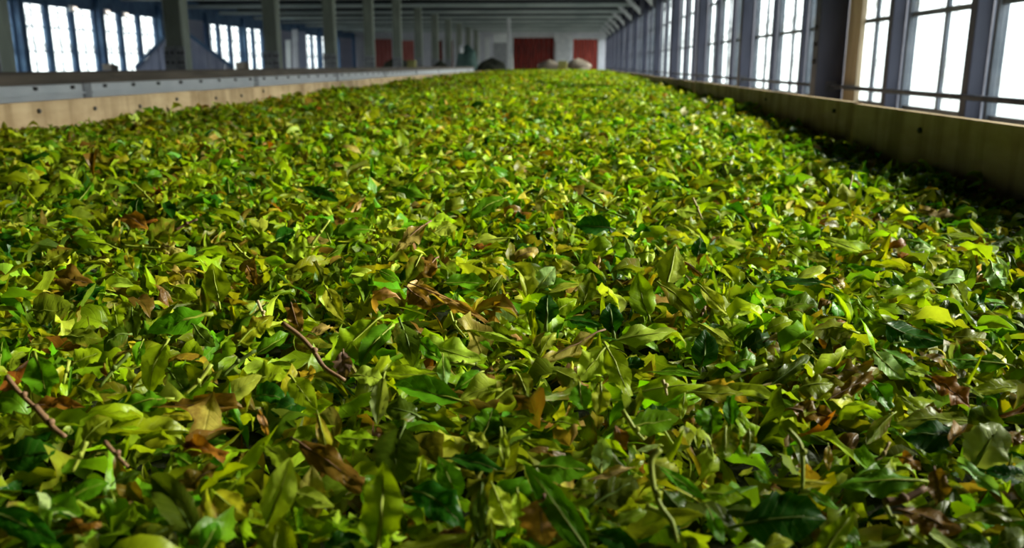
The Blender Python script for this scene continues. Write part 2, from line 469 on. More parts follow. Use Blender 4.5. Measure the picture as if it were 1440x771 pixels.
# ---- left wall: solid base and head, windows bay by bay, boarded bays between
LP = 15.30                       # phase of the left bays
def lbay(i): return LP + i * BAY
wl = MB().box(WL - 0.16, WL, YB, YF, 0, SILL).box(WL - 0.16, WL, YB, YF, HEAD, CEIL_Z)
wl.box(WL - 0.16, WL, YB, lbay(-3), SILL, HEAD)
struct(wl.build('wall_left', 'bluepaint'))
wlo = bpy.data.objects['wall_left']
plk = None
trimn = 200
for i in range(-3, 10):
    y0, y1 = lbay(i), min(lbay(i + 1), YF)
    trimn += 1
    struct(MB().box(WL - 0.10, WL + 0.10, y0 - 0.08, y0 + 0.08, SILL, CEIL_Z - 0.26).build('trim_%d' % trimn, 'bluepaint'))
    if i in (2, 5, 8):           # boarded bay
        n = 12
        wd = (y1 - y0 - 0.2) / n
        for q in range(n):
            ya = y0 + 0.1 + q * wd
            if plk is None:
                plk = MB().box(-0.05, -0.01, 0.004, wd - 0.004, SILL, HEAD).build('plank', 'lilac', wlo, loc=(WL, ya, 0))
            else:
                part_copy(plk, wlo, (WL + 0.004 * ((q * 7) % 3), ya, 0))
        continue
    third = (y1 - y0 - 0.2) / 3
    for q in range(3):
        ya = y0 + 0.1 + q * third
        if ya + third > YF - 0.1: continue
        wn += 1
        if q:
            trimn += 1
            struct(MB().box(WL - 0.10, WL + 0.02, ya - 0.035, ya + 0.035, SILL, HEAD).build('trim_%d' % trimn, 'bluepaint'))
        window(wn, WL, ya + (0.035 if q else 0.0), ya + third - (0.035 if q < 2 else 0.0), SILL, HEAD, ROWS, 2, 'bluepaint', 1)

# ---- cross beams, one per bay, with a thinner purlin halfway
for k in range(1, NB + 1):
    y = k * BAY
    b = struct(MB().box(WL, WR - 0.001, y + 0.001, y + 0.13, BEAM_Z, BEAM_Z + 0.085).build('trim_%d' % (300 + k), 'beam'))
    struct(MB().box(WL, WR - 0.001, y + 1.40, y + 1.46, BEAM_Z + 0.16, CEIL_Z - 0.02).build('trim_%d' % (330 + k), 'ceiling'))

# ---- end wall: pale plaster with red boarded openings
struct(MB().box(WL - 0.2, WR + 0.2, YF, YF + 0.2, 0, CEIL_Z).build('wall_back', 'plaster'))
def at_y(px, py, y):
    d = ray(px, py); return CAM + d * (y / d[1])
dn = 0
def red_opening(px0, px1, pyt, boards, m):
    global dn
    dn += 1
    a = at_y(px0, pyt, YF)[0]; b = at_y(px1, pyt, YF)[0]; top = at_y((px0 + px1) / 2, pyt, YF)[2]
    root = struct(empty('door_%d' % dn, ((a + b) / 2, YF, 0)))
    hw = (b - a) / 2
    MB().box(-hw - 0.10, -hw, -0.06, -0.001, 0, top + 0.12).box(hw, hw + 0.10, -0.06, -0.001, 0, top + 0.12).box(-hw, hw, -0.06, -0.001, top, top + 0.12).build('door_frame', 'white', root)
    wd = 2 * hw / boards
    for q in range(boards):
        MB().box(-hw + q * wd + 0.006, -hw + (q + 1) * wd - 0.006, -0.035 + 0.006 * (q % 2), -0.001, 0.02, top - 0.005).build('plank', m, root)
    return root
red_opening(722, 779, 53, 8, 'darkred')
red_opening(806, 841, 55, 5, 'red')
red_opening(527, 551, 55, 4, 'salmon')
red_opening(562, 582, 57, 4, 'salmon')
red_opening(613, 622, 57, 2, 'darkred')
red_opening(630, 637, 57, 2, 'darkred')
# pale doors and a grey panel between them
for px0, px1, pyt in ((669, 676, 50), (681, 689, 50)):
    dn += 1
    a = at_y(px0, pyt, YF)[0]; b = at_y(px1, pyt, YF)[0]; top = at_y(px0, pyt, YF)[2]
    root = struct(empty('door_%d' % dn, ((a + b) / 2, YF, 0)))
    MB().box(-(b - a) / 2, (b - a) / 2, -0.05, -0.001, 0, top).build('door_leaf', 'white', root)
    MB().box(-(b - a) / 2 + 0.03, (b - a) / 2 - 0.03, -0.062, -0.05, 1.0, top - 0.1).build('door_panel', 'sheet', root)
    MB().tube([((b - a) / 2 - 0.04, -0.05, 1.0), ((b - a) / 2 - 0.04, -0.11, 1.0)], 0.02, 8).build('knob', 'bolt', root)
# pale pier between the two large red openings
a = at_y(782, 60, YF - 0.3)[0]; b = at_y(803, 60, YF - 0.3)[0]
pier = empty('plastered_pier', ((a + b) / 2, YF - 0.15, 0))
MB().box(-(b - a) / 2, (b - a) / 2, -0.149, 0.149, 0, BEAM_Z - 0.02, 0.01).build('shaft', 'white', pier)
MB().box(-(b - a) / 2 - 0.08, (b - a) / 2 + 0.08, -0.19, 0.149, BEAM_Z - 0.35, BEAM_Z - 0.02).build('capital', 'white', pier)
tag(pier, 'broad whitewashed pier between the two large red openings of the end wall', 'pier', None, 'thing')
struct(MB().box(at_y(690, 50, YF)[0], WR - 0.17, YF - 0.32, YF - 0.02, BEAM_Z - 0.02, BEAM_Z + 0.10).build('trim_400', 'white'))

# ---- row of columns beyond the second trough
CXC = -3.75
col0 = None
for k in range(12):
    y = 5.44 if k == 0 else 5.46 + k * BAY
    if y > YF - 0.5: break
    c = empty('column', (CXC, y, 0))
    tag(c, 'grey-green square column, %s of the row behind the second trough' % ORD[k], 'column', 'columns behind the second trough', 'thing')
    if col0 is None:
        hw = 0.088
        sh = MB().box(-hw, hw, 0, 2 * hw, 0, BEAM_Z - 0.001, 0.012).build('shaft', 'column', c)
        p1 = MB().box(-hw - 0.012, hw * 0.15, -0.012, 0.001, ZC - 0.30, ZC + 0.17).build('plate', 'plate', c)
        p2 = MB().box(hw * 0.25, hw + 0.012, -0.013, 0.001, ZC - 0.30, ZC + 0.17).build('plate', 'plate', c)
        col0 = [sh, p1, p2]
        for bx in (-0.07, -0.02, 0.045, 0.082):
            for bz in (-0.09, 0.0, 0.09):
                col0.append(MB().tube([(bx, -0.012, ZC + bz + 0.02), (bx, -0.028, ZC + bz + 0.02)], 0.013, 6).build('bolt', 'bolt', c))
    else:
        for o in (col0 if k < 6 else col0[:3]): part_copy(o, c)
# ================================================================== the troughs
# ---- the trough full of leaf
tr = empty('withering_trough', ((XL + XR) / 2, (Y0 + Y1) / 2, 0))
tag(tr, 'long withering trough with tan plywood sides holding the bed of leaf', 'trough')
ox, oy = (XL + XR) / 2, (Y0 + Y1) / 2
def tpart(mb, name, m, parent=tr):
    mb.v = [(x - ox, y - oy, z) for x, y, z in mb.v]
    return mb.build(name, m, parent)
bw = 0.018
FLOORZ = ZC - 0.30
def side(xa, xb, joints, inner):
    js = [Y0] + joints + [Y1]
    for i in range(len(js) - 1):
        a, b = js[i] + 0.004, js[i + 1] - 0.004
        dx = 0.003 * (i % 2)
        bo = tpart(MB().box(xa - dx, xb - dx, a, b, FLOORZ - 0.12, BOARD_TOP - 0.002 * (i % 2), 0.002), 'side_board', 'ply')
        y = a + 0.13
        while y < min(b, 3.4):
            if y > 0.4:
                xi = (xb if inner > 0 else xa) - dx
                z = BOARD_TOP - 0.026 - 0.006 * math.sin(y * 9)
                mb = MB().tube([(xi, y, z), (xi + inner * 0.004, y, z), (xi + inner * 0.006, y, z)], [0.0052, 0.0052, 0.003], 8)
                tpart(mb, 'bolt', 'bolt', bo)
            y += 0.23 if inner > 0 else 0.71
        # cover strip over the joint, outside
    return
side(XL - bw, XL, [0.28, 1.50, 2.72, 5.16, 7.60, 10.04, 12.48], +1)
side(XR, XR + bw, [0.71, 1.93, 4.37, 6.81, 9.25, 11.69], -1)
tpart(MB().box(XL, XR, Y1, Y1 + bw, FLOORZ - 0.12, BOARD_TOP, 0.002), 'end_board', 'ply')
tpart(MB().box(XL, XR, Y0 - bw, Y0, FLOORZ - 0.12, BOARD_TOP, 0.002), 'end_board', 'ply')
tpart(MB().box(XL, XR, Y0, Y1, FLOORZ - 0.03, FLOORZ), 'bed_floor', 'plate')
for sx in (XL - bw - 0.031, XR + bw + 0.001):
    tpart(MB().box(sx, sx + 0.03, Y0, Y1, FLOORZ - 0.22, FLOORZ - 0.10), 'skirt_rail', 'rim')
for y in np.arange(Y0 + 0.4, Y1, 2.44):
    for sx in (XL + 0.02, XR - 0.10):
        tpart(MB().box(sx, sx + 0.08, y, y + 0.08, 0, FLOORZ - 0.03), 'leg', 'rim')
# marker post at the far end and a short white peg at its corner
mp = empty('marker_post', (-0.105, Y1 + 0.08, 0))
MB().box(-0.075, 0.075, -0.02, 0.055, 0, BOARD_TOP + 0.14, 0.006).build('upright', 'box', mp)
MB().box(-0.055, 0.055, -0.032, -0.02, BOARD_TOP + 0.03, BOARD_TOP + 0.10).build('plate', 'box', mp)
tag(mp, 'short yellowish wooden post at the far end of the leaf bed', 'post')
pg = empty('corner_peg', (XL + 0.24, Y1 + 0.08, 0))
MB().box(-0.022, 0.022, -0.03, 0.02, 0, BOARD_TOP + 0.17, 0.005).build('upright', 'white', pg)
MB().box(-0.028, 0.028, -0.036, 0.026, BOARD_TOP + 0.17, BOARD_TOP + 0.185).build('cap', 'white', pg)
tag(pg, 'short white peg at the far corner of the trough, before the dark red opening', 'post')

# ---- second trough across the gangway
NX0, NX1, NY0, NY1 = -3.45, -2.50, 1.9, 23.0
t2 = empty('withering_trough', ((NX0 + NX1) / 2, 16.0, 0))
tag(t2, 'second withering trough with white sheet sides and a dark brown rim', 'trough')
def t2p(mb, name, m, parent=t2):
    mb.v = [(x - (NX0 + NX1) / 2, y - 16.0, z) for x, y, z in mb.v]
    return mb.build(name, m, parent)
rt, rb = ZC - 0.044, ZC - 0.092
t2p(MB().box(NX1 - 0.06, NX1 + 0.02, NY0, NY1, rb, rt, 0.004), 'rim_rail', 'rim')
t2p(MB().box(NX0 - 0.02, NX0 + 0.06, NY0, NY1, rb, rt, 0.004), 'rim_rail', 'rim')
t2p(MB().box(NX0, NX1, NY0, NY1, ZC - 0.36, ZC - 0.33), 'bed_floor', 'dark')
t2p(MB().box(NX0, NX0 + 0.02, NY0, NY1, 0.3, rb), 'far_side', 'sheet')
jy = [NY0] + [4.39 + 2.48 * i for i in range(-1, 11) if NY0 < 4.39 + 2.48 * i < NY1] + [NY1]
for i in range(len(jy) - 1):
    a, b = jy[i] + (0.035 if i else 0), jy[i + 1] - 0.035
    sh = t2p(MB().box(NX1 - 0.02, NX1 - 0.004, a, b, 0.30, rb - 0.001), 'sheet_panel', 'sheet')
    t2p(MB().box(NX1 - 0.03, NX1 + 0.004, b, b + 0.07, 0.0, rb - 0.001), 'leg', 'plate')
    # drip lip and bolts along the top of each sheet
    t2p(MB().box(NX1 - 0.004, NX1 + 0.010, a, b, rb - 0.052, rb - 0.044), 'lip', 'sheet', sh)
    if a < 14:
        for y in np.arange(a + 0.14, b - 0.05, 0.31):
            t2p(MB().tube([(NX1 - 0.004, y, rb - 0.018), (NX1 + 0.010, y, rb - 0.018)], 0.010, 6), 'bolt', 'bolt', sh)

# ================================================================== things standing about in the loft
def lump(name, loc, size, m, label, cat, seed, n=10, power=0.7):
    """a soft sagging sack: a squashed, dented ball with a tied or folded top"""
    r = np.random.default_rng(seed); v = []; f = []
    nl, ns = 9, 16
    ph = r.uniform(0, 6.28, 6)
    for i in range(nl + 1):
        t = i / nl
        for k in range(ns):
            a = 2 * math.pi * k / ns
            q = math.sin(math.pi * min(max(t, 0.0), 1.0)) ** power
            if t < 0.5: q = max(q, 0.86) if i else 0.8
            d = 1 + 0.10 * math.sin(3 * a + ph[0] + 4 * t) + 0.07 * math.sin(5 * a + ph[1] - 6 * t)
            v.append((size[0] / 2 * q * d * math.cos(a), size[1] / 2 * q * d * math.sin(a), size[2] * t * (1 + 0.06 * math.sin(2 * a + ph[2]))))
    for i in range(nl):
        for k in range(ns):
            f.append((i * ns + k, i * ns + (k + 1) % ns, (i + 1) * ns + (k + 1) % ns, (i + 1) * ns + k))
    f += [tuple(range(ns - 1, -1, -1))]
    o = make(name, v, f, M[m], None, True, loc)
    return tag(o, label, cat)

# stool-height stands behind the trough carry the two canvas sacks
def stand(x, y, wx, wy, h, label):
    s = empty('low_table', (x, y, 0))
    MB().box(-wx / 2, wx / 2, -wy / 2, wy / 2, h - 0.04, h, 0.004).build('tabletop', 'rim', s)
    for sx in (-1, 1):
        for sy in (-1, 1):
            MB().box(sx * (wx / 2 - 0.06) - 0.025, sx * (wx / 2 - 0.06) + 0.025, sy * (wy / 2 - 0.06) - 0.025, sy * (wy / 2 - 0.06) + 0.025, 0, h - 0.04).build('leg', 'rim', s)
    return tag(s, label, 'table')
stand(-0.09, 15.3, 1.1, 0.6, ZC - 0.12, 'dark wooden stand under the canvas sacks past the trough end')
lump('canvas_sack', (-0.34, 15.3, ZC - 0.12), (0.42, 0.40, 0.20), 'canvas', 'pale brown canvas sack heaped on the column side of the marker post', 'sack', 3)
lump('canvas_sack', (0.16, 15.3, ZC - 0.12), (0.42, 0.40, 0.22), 'canvas', 'pale brown canvas sack slumped on the window side of the marker post', 'sack', 4)

def at_h(px, py, y):
    return at_y(px, py, y)
# white pole near the grey panel
p = at_y(715.5, 43, 27.0)
wp = empty('white_pole', (p[0], 27.0, 0))
MB().box(-0.055, 0.055, -0.055, 0.055, 0, BEAM_Z - 0.02, 0.01).build('shaft', 'white', wp)
MB().box(-0.10, 0.10, -0.10, 0.10, 0, 0.05).build('base_plate', 'plate', wp)
tag(wp, 'slender white pole standing before the dark red opening of the end wall', 'post', None, 'thing')
# grey screen panel left of it
a, b = at_y(694, 60, 30)[0], at_y(713, 60, 30)[0]
gp = empty('grey_screen', ((a + b) / 2, 30.0, 0))
MB().box(-(b - a) / 2, (b - a) / 2, 0, 0.04, 0.05, at_y(700, 60, 30)[2]).build('panel', 'plate', gp)
MB().box(-(b - a) / 2, (b - a) / 2, -0.005, 0.045, at_y(700, 60, 30)[2], at_y(700, 48, 30)[2]).build('top_panel', 'sheet', gp)
for s in (-1, 1):
    MB().box(s * (b - a) / 2 - 0.03, s * (b - a) / 2 + 0.03, -0.2, 0.24, 0, 0.05).build('foot', 'plate', gp)
tag(gp, 'grey upright screen with a paler top beside the slender white pole', 'screen')
# tarpaulin covered bale with a pale cap on top
a, b = at_y(641, 75, 26)[0], at_y(673, 75, 26)[0]
lump('covered_bale', ((a + b) / 2, 26.0, 0), (b - a, 0.8, at_y(655, 66, 26)[2]), 'teal', 'tall teal tarpaulin covered bale between the far columns and pale doors', 'bale', 8, power=0.35)
lump('rolled_cloth', (at_y(648, 70, 25.5)[0], 25.52, at_y(648, 74, 25.5)[2] - 0.02), (0.15, 0.15, 0.26), 'white', 'small white cloth roll resting on the teal tarpaulin covered bale', 'cloth', 9)
# dark jute bales by the columns
for i, (px0, px1, pt, yy_) in enumerate(((537, 580, 83, 21.0), (600, 640, 86, 24.0), (668, 716, 84, 24.0))):
    a, b = at_y(px0, 90, yy_)[0], at_y(px1, 90, yy_)[0]
    lump('jute_bale', ((a + b) / 2, yy_, 0), (b - a, 0.7, at_y(px0, pt, yy_)[2]), 'dark',
         ['dark jute bale standing before the red end openings beyond the columns', 'dark jute bale in the gap between bale heaps past the columns', 'dark jute bale standing below the pale doors and grey screen'][i], 'bale', 20 + i, power=0.3)
# yellowish crate on the rim of the second trough
p = at_y(584.5, 96, 13.9)
cr_ = empty('wooden_crate', (-2.50, 13.9, rt))
MB().box(-0.06, 0.06, -0.08, 0.08, 0.001, 0.115, 0.004).build('body', 'box', cr_)
for zz in (0.02, 0.085):
    MB().box(-0.065, 0.065, -0.086, -0.08, zz, zz + 0.02).build('slat', 'box', cr_)
tag(cr_, 'small yellowish crate on the brown rim of the second trough', 'crate')

# boarded gable of the old sorting bin in front of the left windows
yb_ = 18.6
def pg2(px, py): q = at_y(px, py, yb_); return (q[0], q[2])
base_l = pg2(191, 98); apex = pg2(248, 38); base_r = pg2(328, 98)
gb = empty('gabled_bin', (apex[0], yb_, 0))
xs = np.linspace(base_l[0], base_r[0], 13)
def gz(x):
    return np.interp(x, [base_l[0], apex[0], base_r[0]], [base_l[1], apex[1], base_r[1]])
for i in range(12):
    a, b = xs[i] + 0.006, xs[i + 1] - 0.006
    poly = [(a - apex[0], 0.0), (b - apex[0], 0.0), (b - apex[0], gz(b))]
    if a < apex[0] < b: poly.append((0.0, apex[1]))
    poly.append((a - apex[0], gz(a)))
    MB().prism(poly, 'y', 0.006 * (i % 2), 0.03).build('plank', 'lilac', gb)
for e, nme in ((base_l, 'edge_batten'), (base_r, 'edge_batten')):
    dx, dz = e[0] - apex[0], e[1] - apex[1]
    MB().prism([(0, apex[1]), (dx, e[1]), (dx, e[1] + 0.09), (0, apex[1] + 0.09)], 'y', -0.03, 0.0).build(nme, 'bluepaint', gb)
MB().box(base_l[0] - apex[0], base_r[0] - apex[0], 0.031, 0.9, 0.0, 0.9).build('bin_body', 'lilac', gb)
tag(gb, 'lilac boarded bin with a gable front in front of the far blue windows', 'bin')

# pale panels leaning at the left wall
for i, (px0, px1, pt, yy_) in enumerate(((401, 408, 56, 27.6), (411, 419, 41, 27.9), (420, 430, 44, 27.9))):
    a, b = at_y(px0, 80, yy_)[0], at_y(px1, 80, yy_)[0]
    z1 = at_y(px0, pt, yy_)[2]
    lp = empty('leaning_panel', ((a + b) / 2, yy_, 0))
    MB().prism([(-0.02, 0.0), (0.02, 0.0), (0.16, z1), (0.12, z1)], 'x', -(b - a) / 2, (b - a) / 2).build('board', ['sheet', 'plaster', 'lilac'][i], lp)
    MB().prism([(-0.04, 0.9), (-0.02, 0.9), (0.05, 1.0), (0.03, 1.0)], 'x', -(b - a) / 2, (b - a) / 2).build('batten', 'plaster', lp)
    tag(lp, ['short white panel leaning behind the third column of the row', 'tall pale panel leaning behind the white short one', 'lilac grey panel leaning beside the tall pale one'][i], 'panel')
# cartons on the sill line of the left windows
for i, (px0, px1, pt, pb, yy_) in enumerate(((334, 347, 88, 99, 24.5), (149, 161, 91, 99, 17.2))):
    a, b = at_y(px0, 90, yy_)[0], at_y(px1, 90, yy_)[0]
    z0, z1 = at_y(px0, pb, yy_)[2], at_y(px0, pt, yy_)[2]
    kz = empty('carton', ((a + b) / 2, yy_, 0))
    st = empty('storage_rack', ((a + b) / 2, yy_, 0))
    w2 = (b - a) / 2 + 0.1
    MB().box(-w2, w2, -0.2, 0.2, z0 - 0.04, z0).build('shelf', 'bluepaint', st)
    for sx in (-1, 1):
        MB().box(sx * w2 - 0.02, sx * w2 + 0.02, -0.2, 0.2, 0, z0 - 0.04).build('side_panel', 'bluepaint', st)
    MB().box(-(b - a) / 2, (b - a) / 2, -0.15, 0.15, z0 + 0.001, z1).build('body', 'canvas', kz)
    MB().box(-(b - a) / 2 - 0.01, (b - a) / 2 + 0.01, -0.16, 0.0, z1, z1 + 0.015).build('flap', 'canvas', kz)
    tag(st, ['blue rack beneath the carton behind the second and third columns', 'blue rack beneath the carton near the first two window bays'][i], 'rack')
    tag(kz, ['brown carton seen between the second and third columns', 'brown carton at the foot of the blue window posts'][i], 'carton')

# small bulkhead lamps over the left windows
for i, (px, py) in enumerate(((109, 12), (155, 17), (181, 20.5))):
    x = WL + 0.12
    d = ray(px, py); q = CAM + d * ((x - CAM[0]) / d[0])
    lb = empty('bulkhead_lamp', (WL, q[1], q[2]))
    MB().box(0.0005, 0.05, -0.12, 0.12, -0.06, 0.06, 0.0).build('backplate', 'white', lb)
    g = MB().tube([(0.05, 0, 0), (0.09, 0, 0), (0.12, 0, 0)], [0.03, 0.03, 0.015], 12).build('lamp_cover', 'lampglow', lb, True)
    tag(lb, 'small glowing bulkhead lamp over the left windows, %s from the near end' % ORD[i], 'lamp', 'lamps over the blue windows')
# ================================================================== the bed of leaf
PAL = {   # blade colour (linear), amount of browning
    'lime': ((0.35, 0.49, 0.008), 0.15), 'pale': ((0.55, 0.67, 0.055), 0.15), 'yellow': ((0.58, 0.50, 0.02), 0.45),
    'green': ((0.125, 0.33, 0.006), 0.05), 'deep': ((0.022, 0.105, 0.004), 0.0), 'olive': ((0.21, 0.28, 0.010), 0.40),
    'dim': ((0.085, 0.14, 0.006), 0.25), 'brown': ((0.20, 0.125, 0.012), 0.6), 'rust': ((0.34, 0.135, 0.012), 0.5),
    'tan': ((0.56, 0.44, 0.09), 0.45), 'pink': ((0.60, 0.39, 0.14), 0.5), 'sheen': ((0.46, 0.66, 0.20), 0.0),  # last of these: reflected shine of glossy blades painted into the colour
    'purple': ((0.17, 0.11, 0.10), 0.3)}
CWORD = {'lime': 'yellow-green', 'pale': 'pale green', 'yellow': 'yellow', 'green': 'fresh green', 'deep': 'dark green', 'olive': 'olive',
         'dim': 'dull dark olive', 'brown': 'brown', 'rust': 'rust-brown', 'tan': 'tan', 'pink': 'pinkish tan', 'sheen': 'silvery green', 'purple': 'purplish grey'}

def blade(nu, nv, L, Wd, kap, fold, twist, wav, wf, wp, tipp, serr=0.0, rough=0.0, r=None, ragged=0.12, bend=None, tear=0.28, power=0.85, puff=0.16):
    """blades along +x (stalk at 0), N at once -> (N, nu*nv, 3); all parameters are arrays of N"""
    N = len(L)
    t = np.linspace(0, 1, nu)[None, :, None]; s = np.linspace(-1, 1, nv)[None, None, :]
    g = lambda a: np.asarray(a, float)[:, None, None]
    prof = np.sin(np.pi * np.clip(t, 0, 1) ** g(tipp)) ** power
    if r is not None:                                      # withered, torn, uneven blades
        torn = (r.random(N) < tear)[:, None, None] * r.uniform(0.25, 0.75, N)[:, None, None]
        prof = np.maximum(prof, torn * np.clip((t - 0.45) * 4, 0, 1) * (t > 0.45))
        prof = prof * np.clip(1 + ragged * r.standard_normal((N, nu, nv)), 0.35, 1.6)
    prof = np.maximum(prof, 0.015)
    if serr: prof = prof * (1 + serr * (np.arange(nu)[None, :, None] % 2 - 0.5) * (np.abs(s) > 0.95))
    k = np.where(np.abs(g(kap)) < 1e-3, 1e-3, g(kap))
    cx = (np.sin(k * (t - 0.5)) + np.sin(k / 2)) / k * g(L)
    cz = (np.cos(k * (t - 0.5)) - np.cos(k / 2)) / k * g(L)
    ta = k * (t - 0.5)
    w = g(Wd) / 2 * prof
    f = g(fold)
    yy = s * w * np.cos(f) + 0 * t
    if bend is not None: yy = yy + g(bend) * g(L) * (t - t * t) * 4
    zz = np.abs(s) * w * np.sin(f) + w * puff * np.sin(np.pi * np.abs(s)) * np.sign(f)
    zz = zz + g(wav) * g(Wd) * np.sin(2 * np.pi * (g(wf) * t) + g(wp) + 2.2 * (s > 0)) * s * s * prof
    if rough and r is not None:
        zz = zz + rough * g(Wd) * r.standard_normal((N, nu, nv)) * prof
        yy = yy + 0.4 * rough * g(Wd) * r.standard_normal((N, nu, nv)) * prof
    tw = g(twist) * (t - 0.5)
    y2 = yy * np.cos(tw) - zz * np.sin(tw); z2 = yy * np.sin(tw) + zz * np.cos(tw)
    X = cx + z2 * np.sin(ta); Z = cz + z2 * np.cos(ta)
    return np.stack([X + 0 * s, y2, Z], -1).reshape(N, nu * nv, 3)

def grid_faces(nu, nv):
    i = np.arange(nu - 1)[:, None] * nv + np.arange(nv - 1)[None, :]
    return np.stack([i, i + nv, i + nv + 1, i + 1], -1).reshape(-1, 4)

def grid_uv(nu, nv):
    return np.stack(np.meshgrid(np.linspace(0, 1, nu), np.linspace(0, 1, nv), indexing='ij'), -1).reshape(-1, 2)

def mesh_np(name, V, Fq, UV, C, material):
    me = bpy.data.meshes.new(name)
    me.vertices.add(len(V)); me.vertices.foreach_set('co', V.astype(np.float32).ravel())
    nf = len(Fq)
    me.loops.add(nf * 4); me.loops.foreach_set('vertex_index', Fq.astype(np.int32).ravel())
    me.polygons.add(nf)
    me.polygons.foreach_set('loop_start', np.arange(0, nf * 4, 4, dtype=np.int32))
    me.polygons.foreach_set('use_smooth', np.ones(nf, dtype=bool))
    me.update(calc_edges=True)
    uvl = me.uv_layers.new(name='UVMap'); uvl.data.foreach_set('uv', UV[Fq.ravel()].astype(np.float32).ravel())
    ca = me.color_attributes.new('Col', 'FLOAT_COLOR', 'POINT'); ca.data.foreach_set('color', C.astype(np.float32).ravel())
    me.materials.append(material)
    return me

